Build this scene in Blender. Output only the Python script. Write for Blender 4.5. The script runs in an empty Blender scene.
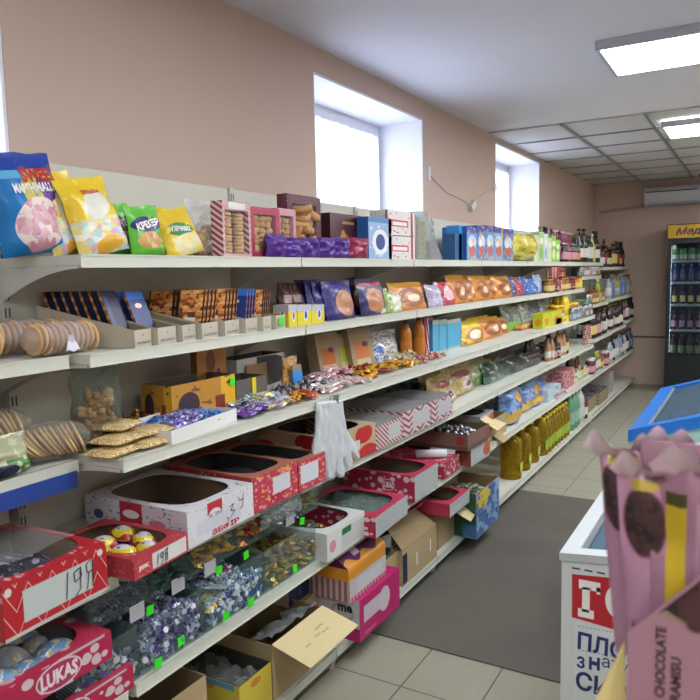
import bpy, math, random
from mathutils import Matrix, Vector, noise
R_ = random.Random(7)
PI = math.pi
SC = bpy.context.scene
COL = SC.collection
# ------------------------------------------------------------------ camera
FPX = 700.0
AY = Vector((407, 85, -FPX)).normalized()
AX = -Vector((-1204, 48, -FPX)); AX = (AX - AX.dot(AY) * AY).normalized()
AZ = AX.cross(AY)
ROT = Matrix((AX, AY, AZ))            # camera axes -> world
CH = 1.55
cam = bpy.data.objects.new('camera', bpy.data.cameras.new('camera'))
COL.objects.link(cam)
cam.matrix_world = Matrix.Translation((0, 0, CH)) @ ROT.to_4x4()
cam.data.sensor_width = 36; cam.data.lens = 36
cam.data.clip_start = 0.02
cam.data.dof.use_dof = True; cam.data.dof.focus_distance = 2.8; cam.data.dof.aperture_fstop = 11
SC.camera = cam
# ------------------------------------------------------------------ world, exposure
w = bpy.data.worlds.new('sky'); SC.world = w; w.use_nodes = True
bg = w.node_tree.nodes['Background']
bg.inputs[0].default_value = (0.86, 0.90, 1.0, 1); bg.inputs[1].default_value = 6.5
SC.view_settings.view_transform = 'Standard'; SC.view_settings.look = 'None'
SC.view_settings.gamma = 1.0; SC.view_settings.use_curve_mapping = False
SC.view_settings.exposure = 0.28
LAMP = 17
# ------------------------------------------------------------------ measuring helpers (camera geometry of the place)
def proj(x, y, z):
    q = ROT.transposed() @ Vector((x, y, z - CH))
    return 350 + FPX * q.x / -q.z, 350 - FPX * q.y / -q.z
def ray(px, py): return ROT @ Vector((px - 350, 350 - py, -FPX))
def onx(px, py, x):
    d = ray(px, py); t = x / d.x; return Vector((x, d.y * t, CH + d.z * t))
def onz(px, py, z):
    d = ray(px, py); t = (z - CH) / d.z; return Vector((d.x * t, d.y * t, z))
def YF(px, x, z):
    a, b = 0.05, 14
    for _ in range(40):
        m = (a + b) / 2
        if proj(x, m, z)[0] < px: a = m
        else: b = m
    return a
def ZT(py, x, y):
    a, b = -.5, 3.2
    for _ in range(40):
        m = (a + b) / 2
        if proj(x, y, m)[1] < py: b = m
        else: a = m
    return a
# ------------------------------------------------------------------ colours and materials
def C(h):
    h = h.lstrip('#'); v = [int(h[i:i+2], 16) / 255 for i in (0, 2, 4)]
    return tuple((c / 12.92 if c <= .04045 else ((c + .055) / 1.055) ** 2.4) for c in v) + (1,)
class NT:
    def __init__(s, name, rough=.5, metal=0, coat=0, spec=.5):
        s.m = bpy.data.materials.new(name); s.m.use_nodes = True
        s.t = s.m.node_tree; s.n = s.t.nodes; s.b = s.n['Principled BSDF']
        s.b.inputs['Roughness'].default_value = rough; s.b.inputs['Metallic'].default_value = metal
        s.b.inputs['Coat Weight'].default_value = coat; s.b.inputs['Specular IOR Level'].default_value = spec
        s._uv = None
    def new(s, k, **kw):
        n = s.n.new(k)
        for a, b in kw.items(): setattr(n, a, b)
        return n
    def put(s, sock, v):
        if isinstance(v, bpy.types.NodeSocket): s.t.links.new(v, sock)
        else: sock.default_value = v
    def math(s, op, a, b=0.0, c=0.0):
        n = s.new('ShaderNodeMath', operation=op); s.put(n.inputs[0], a); s.put(n.inputs[1], b); s.put(n.inputs[2], c); return n.outputs[0]
    def uv(s):
        if s._uv is None: s._uv = s.new('ShaderNodeTexCoord').outputs['UV']
        return s._uv
    def obj(s): return s.new('ShaderNodeTexCoord').outputs['Object']
    def mapped(s, loc, scale, rot=0, src=None):
        n = s.new('ShaderNodeMapping', vector_type='TEXTURE')
        s.put(n.inputs[0], src or s.uv()); n.inputs['Location'].default_value = (*loc, 0)
        n.inputs['Rotation'].default_value = (0, 0, rot); n.inputs['Scale'].default_value = (*scale, 1); return n.outputs[0]
    def xyz(s, v):
        n = s.new('ShaderNodeSeparateXYZ'); s.put(n.inputs[0], v); return n.outputs
    def mask(s, k, *a):
        if k == 'rect':       # u0 v0 u1 v1 [rot]
            u0, v0, u1, v1 = a[:4]
            v = s.mapped(((u0 + u1) / 2, (v0 + v1) / 2), ((u1 - u0) / 2, (v1 - v0) / 2), a[4] if len(a) > 4 else 0)
            q = s.xyz(v); return s.math('LESS_THAN', s.math('MAXIMUM', s.math('ABSOLUTE', q[0]), s.math('ABSOLUTE', q[1])), 1)
        if k == 'ell':        # cu cv ru rv [rot]
            v = s.mapped(a[:2], a[2:4], a[4] if len(a) > 4 else 0)
            n = s.new('ShaderNodeVectorMath', operation='LENGTH'); s.put(n.inputs[0], v)
            return s.math('LESS_THAN', n.outputs['Value'], 1)
        if k == 'ring':
            v = s.mapped(a[:2], a[2:4])
            n = s.new('ShaderNodeVectorMath', operation='LENGTH'); s.put(n.inputs[0], v)
            return s.math('LESS_THAN', s.math('ABSOLUTE', s.math('SUBTRACT', n.outputs['Value'], 1)), a[4])
        if k == 'stripe':     # freq u, freq v, duty
            q = s.xyz(s.uv()); t = s.math('ADD', s.math('MULTIPLY', q[0], a[0]), s.math('MULTIPLY', q[1], a[1]))
            return s.math('LESS_THAN', s.math('FRACT', t), a[2])
        if k == 'zig':        # freq u, freq v, duty
            q = s.xyz(s.uv()); z = s.math('PINGPONG', s.math('MULTIPLY', q[0], a[0]), 1)
            t = s.math('ADD', z, s.math('MULTIPLY', q[1], a[1])); return s.math('LESS_THAN', s.math('FRACT', t), a[2])
        if k == 'dot':        # scale u, scale v, radius, randomness
            n = s.new('ShaderNodeTexVoronoi'); n.inputs['Scale'].default_value = 1; n.inputs['Randomness'].default_value = a[3]
            s.put(n.inputs['Vector'], s.mapped((0, 0), (1 / a[0], 1 / a[1])))
            q = s.math('MULTIPLY', s.xyz(n.outputs['Color'])[0], a[2])
            return s.math('LESS_THAN', n.outputs['Distance'], s.math('ADD', q, a[2] * .35))
        if k == 'noise':      # su sv thr [seed]
            n = s.new('ShaderNodeTexNoise'); n.inputs['Scale'].default_value = 1; n.inputs['Detail'].default_value = 2
            s.put(n.inputs['Vector'], s.mapped((a[3] if len(a) > 3 else 0, 0), (1 / a[0], 1 / a[1])))
            return s.math('GREATER_THAN', n.outputs['Fac'], a[2])
    def colour(s, c):
        if isinstance(c, str): return C(c)
        if c[0] == 'vor':     # scale u, scale v, colours
            n = s.new('ShaderNodeTexVoronoi'); n.inputs['Scale'].default_value = 1
            s.put(n.inputs['Vector'], s.mapped((0, 0), (1 / c[1], 1 / c[2])))
            r = s.new('ShaderNodeValToRGB'); r.color_ramp.interpolation = 'CONSTANT'
            k = len(c[3])
            for i, h in enumerate(c[3]):
                e = r.color_ramp.elements[i] if i < 2 else r.color_ramp.elements.new(i / k)
                e.position = i / k; e.color = C(h)
            s.put(r.inputs[0], s.xyz(n.outputs['Color'])[0]); return r.outputs[0]
        return c
    def mix(s, f, a, b):
        n = s.new('ShaderNodeMix', data_type='RGBA'); s.put(n.inputs[0], f); s.put(n.inputs[6], a); s.put(n.inputs[7], b); return n.outputs[2]
    def bump(s, h, strength=.3, dist=.01):
        n = s.new('ShaderNodeBump'); n.inputs['Strength'].default_value = strength; n.inputs['Distance'].default_value = dist
        s.put(n.inputs['Height'], h); s.put(s.b.inputs['Normal'], n.outputs[0])
    def noise(s, scale, detail=3, src=None):
        n = s.new('ShaderNodeTexNoise'); n.inputs['Scale'].default_value = scale; n.inputs['Detail'].default_value = detail
        s.put(n.inputs['Vector'], src or s.obj()); return n.outputs['Fac']
_M = {}
def art(name, base, layers=(), rough=.45, coat=0, crinkle=0, metal=0, spec=.5):
    if name in _M: return _M[name]
    t = NT(name, rough, metal, coat, spec); c = t.colour(base)
    for L in layers:
        ms, col = L[0], L[1]
        if isinstance(ms[0], str): ms = [ms]
        f = t.mask(*ms[0])
        for k in ms[1:]: f = t.math('MULTIPLY', f, t.mask(*k))
        c = t.mix(f, c, t.colour(col))
    t.put(t.b.inputs['Base Color'], c)
    if crinkle: t.bump(t.noise(38, 3), crinkle, .012)
    _M[name] = t.m; return t.m
def flat(name, h, rough=.5, metal=0, coat=0, var=.0, scale=8, bump=0, spec=.5):
    if name in _M: return _M[name]
    t = NT(name, rough, metal, coat, spec); c = C(h)
    if var:
        n = t.noise(scale, 4); q = t.math('MULTIPLY_ADD', n, var * 2, 1 - var)
        m = t.new('ShaderNodeMix', data_type='RGBA', blend_type='MULTIPLY'); m.inputs[0].default_value = 1
        m.inputs[6].default_value = c; cc = t.new('ShaderNodeCombineXYZ')
        for i in range(3): t.put(cc.inputs[i], q)
        t.put(m.inputs[7], cc.outputs[0]); t.put(t.b.inputs['Base Color'], m.outputs[2])
    else: t.b.inputs['Base Color'].default_value = c
    if bump: t.bump(t.noise(scale * 3, 3), bump, .01)
    _M[name] = t.m; return t.m
def clear(name, tint='#ffffff', opacity=.12, rough=.08, milk=None, crinkle=.4, cap=.45):
    if name in _M: return _M[name]
    t = NT(name, rough); tr = t.new('ShaderNodeBsdfTransparent'); tr.inputs[0].default_value = C(tint)
    t.b.inputs['Base Color'].default_value = C(milk or '#dfe4e6')
    f = t.new('ShaderNodeFresnel'); f.inputs[0].default_value = 1.5
    k = t.math('MINIMUM', t.math('MULTIPLY_ADD', f.outputs[0], .8, opacity), cap)
    mx = t.new('ShaderNodeMixShader'); t.put(mx.inputs[0], k); t.put(mx.inputs[1], tr.outputs[0]); t.put(mx.inputs[2], t.b.outputs[0])
    t.put(t.n['Material Output'].inputs[0], mx.outputs[0])
    if crinkle:
        t.bump(t.noise(30, 3), crinkle, .02)
        b = [n for n in t.n if n.type == 'BUMP'][0]; t.put(f.inputs['Normal'], b.outputs[0])
    _M[name] = t.m; return t.m
def emit(name, col, s):
    t = NT(name); t.b.inputs['Base Color'].default_value = C(col); t.b.inputs['Emission Color'].default_value = C(col)
    t.b.inputs['Emission Strength'].default_value = s; return t.m
# ------------------------------------------------------------------ mesh builder
class MB:
    def __init__(s): s.v = []; s.f = []; s.m = []; s.uv = []; s.sm = []
    def quad(s, p, m=0, uv=((0, 0), (1, 0), (1, 1), (0, 1)), sm=False):
        k = len(s.v); s.v += [tuple(q) for q in p]; s.f.append(tuple(range(k, k + len(p)))); s.m.append(m)
        s.uv.append(tuple(uv[:len(p)]) if len(p) <= 4 else tuple((0, 0) for _ in p)); s.sm.append(sm); return s
    def box(s, x0, x1, y0, y1, z0, z1, m=0, skip=''):
        """m: one index or dict by face letter f(-y) b(+y) l(-x) r(+x) t d"""
        g = (lambda k: m.get(k, m.get('*', 0))) if isinstance(m, dict) else (lambda k: m)
        F = dict(f=[(x0, y0, z0), (x1, y0, z0), (x1, y0, z1), (x0, y0, z1)], b=[(x1, y1, z0), (x0, y1, z0), (x0, y1, z1), (x1, y1, z1)],
                 l=[(x0, y1, z0), (x0, y0, z0), (x0, y0, z1), (x0, y1, z1)], r=[(x1, y0, z0), (x1, y1, z0), (x1, y1, z1), (x1, y0, z1)],
                 t=[(x0, y0, z1), (x1, y0, z1), (x1, y1, z1), (x0, y1, z1)], d=[(x0, y1, z0), (x1, y1, z0), (x1, y0, z0), (x0, y0, z0)])
        for k, p in F.items():
            if k not in skip: s.quad(p, g(k))
        return s
    def slab(s, p, t, m=0, me=None):
        """thick sheet from a planar outline p, thickened by vector t"""
        t = Vector(t); p = [Vector(q) for q in p]; q = [a + t for a in p]; n = len(p)
        xs = [a[0] for a in p]; 
        s.quad(p, m); s.quad(q[::-1], m if me is None else me, ((1, 0), (0, 0), (0, 1), (1, 1)))
        for i in range(n): s.quad([p[i], q[i], q[(i + 1) % n], p[(i + 1) % n]][::-1], m if me is None else me)
        return s
    def lathe(s, prof, n=16, c=(0, 0, 0), m=0, sm=True, axis='z', cap=True):
        k = len(s.v); H = max(abs(prof[-1][1] - prof[0][1]), 1e-6)
        for r, z in prof:
            for i in range(n):
                a = 2 * PI * i / n; x, y = r * math.cos(a), r * math.sin(a)
                s.v.append({'z': (c[0] + x, c[1] + y, c[2] + z), 'x': (c[0] + z, c[1] + x, c[2] + y), 'y': (c[0] + y, c[1] + z, c[2] + x)}[axis])
        for j in range(len(prof) - 1):
            for i in range(n):
                a, b = k + j * n + i, k + j * n + (i + 1) % n
                s.f.append((a, b, b + n, a + n)); s.m.append(m[j] if isinstance(m, (list, tuple)) else m); s.sm.append(sm)
                u0, u1 = i / n, (i + 1) / n; v0, v1 = (prof[j][1] - prof[0][1]) / H, (prof[j + 1][1] - prof[0][1]) / H
                s.uv.append(((u0, v0), (u1, v0), (u1, v1), (u0, v1)))
        if cap:
            for j, rev in ((0, True), (len(prof) - 1, False)):
                if prof[j][0] > 1e-5:
                    L = [k + j * n + i for i in range(n)]; s.f.append(tuple(L[::-1] if rev else L))
                    s.m.append(m[min(j, len(m) - 1)] if isinstance(m, (list, tuple)) else m); s.sm.append(False)
                    s.uv.append(tuple((.5 + .5 * math.cos(2 * PI * i / n), .5 + .5 * math.sin(2 * PI * i / n)) for i in (range(n)[::-1] if rev else range(n))))
        return s
    def surf(s, fn, nu, nv, m=0, flip=False, sm=True):
        k = len(s.v)
        for j in range(nv + 1):
            for i in range(nu + 1): s.v.append(tuple(fn(i / nu, j / nv)))
        for j in range(nv):
            for i in range(nu):
                a = k + j * (nu + 1) + i; L = (a, a + 1, a + nu + 2, a + nu + 1)
                U = ((i / nu, j / nv), ((i + 1) / nu, j / nv), ((i + 1) / nu, (j + 1) / nv), (i / nu, (j + 1) / nv))
                s.f.append(L[::-1] if flip else L); s.uv.append(U[::-1] if flip else U); s.m.append(m); s.sm.append(sm)
        return s
    def tube(s, pts, r, n=8, m=0):
        pts = [Vector(p) for p in pts]; k = len(s.v)
        for i, p in enumerate(pts):
            d = (pts[min(i + 1, len(pts) - 1)] - pts[max(i - 1, 0)]).normalized()
            a = d.cross(Vector((0, 0, 1)) if abs(d.z) < .9 else Vector((1, 0, 0))).normalized(); b = d.cross(a)
            rr = r[i] if isinstance(r, (list, tuple)) else r
            for j in range(n):
                t = 2 * PI * j / n; s.v.append(tuple(p + (a * math.cos(t) + b * math.sin(t)) * rr))
        for i in range(len(pts) - 1):
            for j in range(n):
                a, b = k + i * n + j, k + i * n + (j + 1) % n
                s.f.append((a, a + n, b + n, b)); s.m.append(m); s.sm.append(True); s.uv.append(((0, 0), (0, 1), (1, 1), (1, 0)))
        s.f.append(tuple(k + j for j in range(n))); s.m.append(m); s.sm.append(False); s.uv.append(tuple((0, 0) for _ in range(n)))
        e = k + (len(pts) - 1) * n; s.f.append(tuple(e + j for j in range(n))[::-1]); s.m.append(m); s.sm.append(False); s.uv.append(tuple((0, 0) for _ in range(n)))
        return s
    def mesh(s, name, mats, bevel=0):
        me = bpy.data.meshes.new(name); me.from_pydata(s.v, [], s.f)
        for mt in (mats if isinstance(mats, (list, tuple)) else [mats]): me.materials.append(mt)
        me.polygons.foreach_set('material_index', s.m); me.polygons.foreach_set('use_smooth', s.sm)
        uv = me.uv_layers.new(name='UVMap'); flatuv = [c for f in s.uv for q in f for c in q]
        uv.data.foreach_set('uv', flatuv); me.update(); return me
def solo(name, mb, mats, label=None, cat=None, group=None, loc=(0, 0, 0), rz=0, rx=0, parent=None, kind=None, bevel=0):
    me = mb if isinstance(mb, bpy.types.Mesh) else mb.mesh(name, mats)
    o = bpy.data.objects.new(name, me); COL.objects.link(o); o.location = loc; o.rotation_euler = (rx, 0, rz)
    if parent: o.parent = parent
    if label: o['label'] = label
    if cat: o['category'] = cat
    if group: o['group'] = group
    if kind: o['kind'] = kind
    if bevel:
        b = o.modifiers.new('bevel', 'BEVEL'); b.width = bevel; b.segments = 2; b.limit_method = 'ANGLE'
    return o
def thing(name, label, cat, loc=(0, 0, 0), rz=0, group=None, rx=0):
    o = bpy.data.objects.new(name, None); COL.objects.link(o); o.location = loc; o.rotation_euler = (rx, 0, rz)
    o.empty_display_size = .05; o['label'] = label; o['category'] = cat
    if group: o['group'] = group
    return o
def part(name, mb, mats, parent, **k): return solo(name, mb, mats, parent=parent, **k)
def struct(name, mb, mats, **k): return solo(name, mb, mats, kind='structure', **k)
def dup(o, parent=None, **kw):
    c = o.copy(); COL.objects.link(c)
    if parent: c.parent = parent
    for ch in o.children: dup(ch, c)
    for k, v in kw.items():
        if k == 'loc': c.location = v
        elif k == 'rz': c.rotation_euler = (c.rotation_euler[0], c.rotation_euler[1], v)
        elif k == 'rot': c.rotation_euler = v
        elif v is not None: c[k] = v
    return c
ORD = ['first', 'second', 'third', 'fourth', 'fifth', 'sixth', 'seventh', 'eighth', 'ninth', 'tenth', 'eleventh', 'twelfth', 'thirteenth', 'fourteenth', 'fifteenth', 'sixteenth', 'seventeenth', 'eighteenth', 'nineteenth', 'twentieth']
_TX = {}
def text(parent, body, size, loc, mat, rz=0, shear=0, name='lettering', fit=None, bold=.0, sx=1, face='f', conform=None, hgt=None):
    """words lying on the local front (-y) side; loc = centre of the words"""
    key = (body, shear, bold)
    if key not in _TX:
        cu = bpy.data.curves.new('t', 'FONT'); cu.body = body; cu.size = 1; cu.shear = shear; cu.offset = bold
        cu.resolution_u = 2; cu.extrude = 0
        to = bpy.data.objects.new('t', cu); COL.objects.link(to)
        dg = bpy.context.evaluated_depsgraph_get(); me = bpy.data.meshes.new_from_object(to.evaluated_get(dg))
        bpy.data.objects.remove(to)
        V = [v.co.copy() for v in me.vertices]; P = [tuple(p.vertices) for p in me.polygons]
        _TX[key] = (V, P); bpy.data.meshes.remove(me)
    V, P = _TX[key]
    if not V: return None
    x0, x1 = min(v.x for v in V), max(v.x for v in V); y0, y1 = min(v.y for v in V), max(v.y for v in V)
    k = size / (y1 - y0) if fit is None else fit / (x1 - x0); ky = k if hgt is None else hgt / (y1 - y0)
    ca, sa = math.cos(rz), math.sin(rz); out = []
    for v in V:
        a, b = (v.x - (x0 + x1) / 2) * k * sx, (v.y - (y0 + y1) / 2) * ky
        a, b = a * ca - b * sa, a * sa + b * ca
        if face == 'f': q = (loc[0] + a, loc[1], loc[2] + b)
        elif face == 'l': q = (loc[0], loc[1] - a, loc[2] + b)
        elif face == 't': q = (loc[0] + a, loc[1] + b, loc[2])
        if conform: q = conform(q)
        out.append(q)
    me = bpy.data.meshes.new(name); me.from_pydata(out, [], P); me.materials.append(mat); me.update()
    o = bpy.data.objects.new(name, me); COL.objects.link(o); o.parent = parent; return o
def stroke(parent, pts, wdt, mat, y=-.001, face='f', name='handwriting', x=0):
    """pen strokes: list of polylines in (across, up)"""
    mb = MB()
    for L in pts:
        for (a, b), (c, d) in zip(L[:-1], L[1:]):
            l = math.hypot(c - a, d - b) or 1; nx, nz = -(d - b) / l * wdt / 2, (c - a) / l * wdt / 2
            q = [(a - nx, b - nz), (c - nx, d - nz), (c + nx, d + nz), (a + nx, b + nz)]
            if face == 'f': mb.quad([(u, y, v) for u, v in q])
            elif face == 't': mb.quad([(u, v, y) for u, v in q])
            else: mb.quad([(x, -u, v) for u, v in q])
    return part(name, mb, mat, parent)
# ------------------------------------------------------------------ common materials
WHITE = flat('shelf_white', '#cccec3', .45, var=.04); PANEL = flat('panel_white', '#cbcbbd', .6, var=.04, scale=2)
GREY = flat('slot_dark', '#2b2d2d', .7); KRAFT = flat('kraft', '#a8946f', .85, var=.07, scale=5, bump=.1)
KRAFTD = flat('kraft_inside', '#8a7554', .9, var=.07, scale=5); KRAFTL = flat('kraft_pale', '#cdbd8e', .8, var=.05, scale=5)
INK = flat('ink', '#1d1d22', .7); WPRINT = flat('print_white', '#eceae6', .55); RPRINT = flat('print_red', '#b7232d', .5)
BPRINT = flat('print_blue', '#27346b', .5); CARDW = flat('white_card', '#d8d9d5', .6, var=.03); YPRINT = flat('print_yellow', '#e8cf2e', .5)
NEON = flat('neon_green', '#35e11c', .6); FILM = clear('clear_film', opacity=.10); WFILM = clear('window_film', opacity=.03, crinkle=0, cap=.25); GLASS = clear('glass', '#f4f5fb', .05, .03, crinkle=0)
ACRYL = clear('acrylic', '#f7fbfa', .03, .05, '#8fa5a3', crinkle=0, cap=.16); MILKY = clear('milky_film', '#f2f1f6', .14, .25, '#e3e2ea', .8, cap=.34)
CHROME = flat('chrome', '#9fa3a3', .3, metal=1)
# ================================================================== THE ROOM
XW, YB, ZC = -1.93, 9.98, 2.675
PEACH = flat('peach_paint', '#c6b1a3', .8, var=.03, scale=1.3, bump=.05)
CEILM = flat('ceiling_paint', '#dcdde2', .8, var=.015, scale=1.5)
REVEAL = flat('reveal_white', '#e6e8ee', .7)
def floor_mat():
    t = NT('floor_tiles', .38, spec=.4)
    v = t.new('ShaderNodeMapping', vector_type='POINT'); t.put(v.inputs[0], t.obj()); v.inputs['Location'].default_value = (1.11 + .6, -2.234 + .6, 0)
    q = t.xyz(v.outputs[0])
    def grout(s): 
        f = t.math('FRACT', t.math('DIVIDE', s, .3)); return t.math('LESS_THAN', t.math('MINIMUM', f, t.math('SUBTRACT', 1, f)), .009)
    g = t.math('MAXIMUM', grout(q[0]), grout(q[1]))
    n = t.noise(3.0, 5); n2 = t.noise(40, 3)
    base = t.mix(n, C('#8f8d7c'), C('#a5a392')); base = t.mix(t.math('MULTIPLY', n2, .35), base, C('#84806f'))
    t.put(t.b.inputs['Base Color'], t.mix(g, base, C('#4a4a42')))
    t.bump(t.math('SUBTRACT', 1, g), .4, .002); return t.m
XR, YN = 2.6, -2.6
struct('floor', MB().box(XW - .3, XR, YN, YB + .2, -.1, 0), floor_mat())
m = MB()       # left wall with three window openings
WIN = []
for a, b in (((313, 73), (422.8, 117.6)), ((495.4, 145), (539.6, 160))):
    p, q = onx(*a, XW), onx(*b, XW); WIN.append((p.y, q.y, (p.z + q.z) / 2))
WIN.insert(0, (.02, onx(3.5, 60, XW).y, WIN[0][2]))
SILL = 1.72; TH = .42; y = YN
for y0, y1, zt in WIN:
    m.box(XW - TH, XW, y, y0, 0, ZC); m.box(XW - TH, XW, y0, y1, 0, SILL); m.box(XW - TH, XW, y0, y1, zt, ZC); y = y1
m.box(XW - TH, XW, y, YB + .2, 0, ZC)
struct('wall_left', m, PEACH)
struct('wall_back', MB().box(XW, XR, YB, YB + .2, 0, ZC), PEACH)
struct('wall_right', MB().box(XR, XR + .2, YN, YB + .2, 0, ZC), PEACH)
struct('wall_front', MB().box(XW - TH, XR + .2, YN - .2, YN, 0, ZC), PEACH)
zl = ony = ZT(337, -1.1, YB)
struct('trim_1', MB().box(XW + .3, -.3, YB - .014, YB - .001, zl - .012, zl + .012), flat('brown_trim', '#6d5548', .6))
struct('ceiling', MB().box(XW - TH, XR + .2, YN, YB + .2, ZC, ZC + .12), CEILM)
# suspended tile part of the ceiling with its T-bars
TILE = NT('ceiling_tile', .9); TILE.put(TILE.b.inputs['Base Color'], TILE.mix(TILE.noise(60, 3), C('#b9b8b4'), C('#c8c7c3'))); TILE = TILE.m
struct('ceiling_tiles', MB().box(XW, XR, 5.65, YB, ZC - .012, ZC - .001), TILE)
m = MB()
for k in range(8):
    x = -1.34 + .6 * k
    if x < XR: m.box(x - .012, x + .012, 5.62, YB, ZC - .024, ZC - .012)
for k in range(7):
    yy = 6.24 + .6 * k
    if yy < YB: m.box(XW, XR, yy - .012, yy + .012, ZC - .022, ZC - .0121)
struct('trim_2', m, flat('t_bar', '#8f9296', .4, metal=.3))
# windows
OUTW = flat('window_paint', '#dfe3ea', .5, var=.03)
def lace():
    t = NT('lace', .9); tr = t.new('ShaderNodeBsdfTransparent'); tl = t.new('ShaderNodeBsdfTranslucent'); tl.inputs[0].default_value = C('#f4f6ff')
    v = t.new('ShaderNodeTexVoronoi'); v.inputs['Scale'].default_value = 26; t.put(v.inputs['Vector'], t.obj())
    k = t.math('GREATER_THAN', v.outputs['Distance'], .42); mx = t.new('ShaderNodeMixShader')
    t.put(mx.inputs[0], t.math('MULTIPLY_ADD', k, -.25, .85)); t.put(mx.inputs[1], tr.outputs[0]); t.put(mx.inputs[2], tl.outputs[0])
    t.put(t.n['Material Output'].inputs[0], mx.outputs[0]); return t.m
LACE = lace()
for i, (y0, y1, zt) in enumerate(WIN):
    e = .004
    m = MB().box(XW - TH + .01, XW - .002, y0 + .0005, y0 + .012, SILL, zt - .0005).box(XW - TH + .01, XW - .002, y1 - .012, y1 - .0005, SILL, zt - .0005)
    m.box(XW - TH + .01, XW - .002, y0 + .012, y1 - .012, zt - .012, zt - .0005).box(XW - TH + .01, XW + .015, y0 + .0005, y1 - .0005, SILL + .0005, SILL + .015)
    wdo = struct('window_%d' % (i + 1), m, REVEAL)
    a, b, t_ = y0 + .013, y1 - .013, zt - .013; X0, X1 = XW - TH + .03, XW - TH + .1
    f = MB().box(X0, X1, a, b, t_ - .09, t_).box(X0, X1, a, b, SILL + .016, SILL + .08).box(X0, X1, a, a + .09, SILL + .08, t_ - .09).box(X0, X1, b - .07, b, SILL + .08, t_ - .09)
    f.box(X0 + .01, X1 + .015, b - .055, b - .03, SILL + .1, t_ - .11)
    part('window_frame', f, OUTW, wdo)
    part('pane', MB().box(X0 + .02, X0 + .026, a + .09, b - .07, SILL + .08, t_ - .09), GLASS, wdo)
    nn = 60
    part('lace_curtain', MB().surf(lambda u, v: (X1 + .03 + .008 * math.sin(u * 70) + .004 * math.sin(u * 23), a + .02 + (b - a - .09) * u, SILL + .02 + (t_ - .1 - SILL) * v), nn, 4), LACE, wdo)
# ceiling panel lights
LM = emit('light_diffuser', '#f6f9ff', LAMP)
def panel_light(x, yy, z, label, lx=1.2, ly=.58, group=None):
    t = thing('ceiling_light', label, 'ceiling light', (x, yy, z), group=group)
    part('light_frame', MB().box(0, lx, 0, .02, -.045, 0).box(0, lx, ly - .02, ly, -.045, 0).box(0, .02, .02, ly - .02, -.045, 0).box(lx - .02, lx, .02, ly - .02, -.045, 0), flat('light_frame', '#b9bdc4', .4), t)
    part('diffuser', MB().box(.02, lx - .02, .02, ly - .02, -.042, -.012), LM, t)
panel_light(-.735, 3.76, ZC, 'large bright rectangular panel light on the smooth white ceiling')
panel_light(-.67, 5.93, ZC - .026, 'panel light set in the tiled far part of the ceiling')
for k, (x, yy) in enumerate(((-.6, 1.5), (-.6, -1.2), (1.3, 3.76), (1.3, -1.2), (.75, 6.6), (.75, 8.7))):  # unseen panels added to brighten the shelves and the far wall
    panel_light(x, yy, ZC, 'added unseen fill panel light, ' + ['above the customer', 'behind the customer', 'over the right side of the shop', 'behind on the right', 'at the far right of the shop', 'far right corner by the back wall'][k])
# air conditioner on the back wall with its trunking
ac = thing('air_conditioner', 'long white air conditioner high on the back wall', 'air conditioner', (-1.28, YB, 2.33))
def acs(u, v):
    P = [(0, 0), (-.10, -.0), (-.17, .03), (-.2, .1), (-.2, .18), (-.17, .23), (-.02, .235), (0, .235)]
    k = v * (len(P) - 1); i = min(int(k), len(P) - 2); f = k - i; a, b = P[i], P[i + 1]
    return (.88 * u, a[0] + (b[0] - a[0]) * f - .002, a[1] + (b[1] - a[1]) * f)
m = MB().surf(acs, 1, 28); ends = [acs(0, k / 28) for k in range(29)]
m.quad(ends); m.quad([(.88, p[1], p[2]) for p in ends][::-1])
part('body', m, flat('ac_white', '#c3c5cb', .35), ac)
part('air_slot', MB().box(.02, .62, -.206, -.203, .165, .178), GREY, ac)
part('louvre', MB().box(.03, .85, -.2, -.13, .006, .016), flat('ac_grey', '#a3a5aa', .4), ac)
m = MB(); a = Vector((-1.86, YB - .03, 2.285)); b = Vector((-1.29, YB - .03, 2.335))
m.slab([a, b, b + Vector((0, 0, .035)), a + Vector((0, 0, .035))], (0, .028, 0))
solo('cable_trunking', m, flat('trunking', '#a3958c', .6), 'slanting plastic cable trunking running from the corner to the air conditioner', 'cable trunking')
cm = thing('security_camera', 'small dark dome camera hanging from the ceiling above the air conditioner', 'camera', (-.55, 9.0, ZC - .024))
part('mount', MB().lathe([(.05, 0), (.05, -.03), (.03, -.05)][::-1], 14), flat('cam_white', '#bdbdbd', .5), cm)
part('dome', MB().lathe([(.001, -.13), (.04, -.115), (.055, -.08), (.045, -.05)], 14), flat('cam_black', '#15151a', .15), cm)
# small wall fittings between the windows
p = onx(470, 206, XW)
q = solo('wall_sensor', MB().box(-.004, .03, -.05, .05, -.025, .025), flat('plastic_white', '#d9dadc', .5), 'small white plastic sensor hanging crooked between the two windows', 'sensor', loc=(XW + .005, p.y, p.z), bevel=.006); q.rotation_euler = (.6, 0, 0)
p = onx(493, 187, XW)
solo('junction_box', MB().box(0, .025, -.03, .03, -.03, .03), flat('plastic_white', '#d9dadc', .5), 'little square white junction box beside the far window', 'junction box', loc=(XW, p.y, p.z), bevel=.005)
p = onx(428, 174, XW)
solo('wall_switch', MB().box(0, .012, -.02, .02, -.045, .045), flat('plastic_white', '#d9dadc', .5), 'narrow white plastic plate right of the near window', 'wall plate', loc=(XW, p.y, p.z), bevel=.004)
m = MB().tube([(XW + .006, *onx(x, yy, XW).yz) for x, yy in ((430, 176), (445, 192), (462, 200), (470, 206), (480, 196), (493, 187))], .003, 5)
solo('wall_cable', m, flat('cable_white', '#cfc6bf', .5), 'thin pale cable sagging along the wall between the windows', 'cable')

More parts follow.
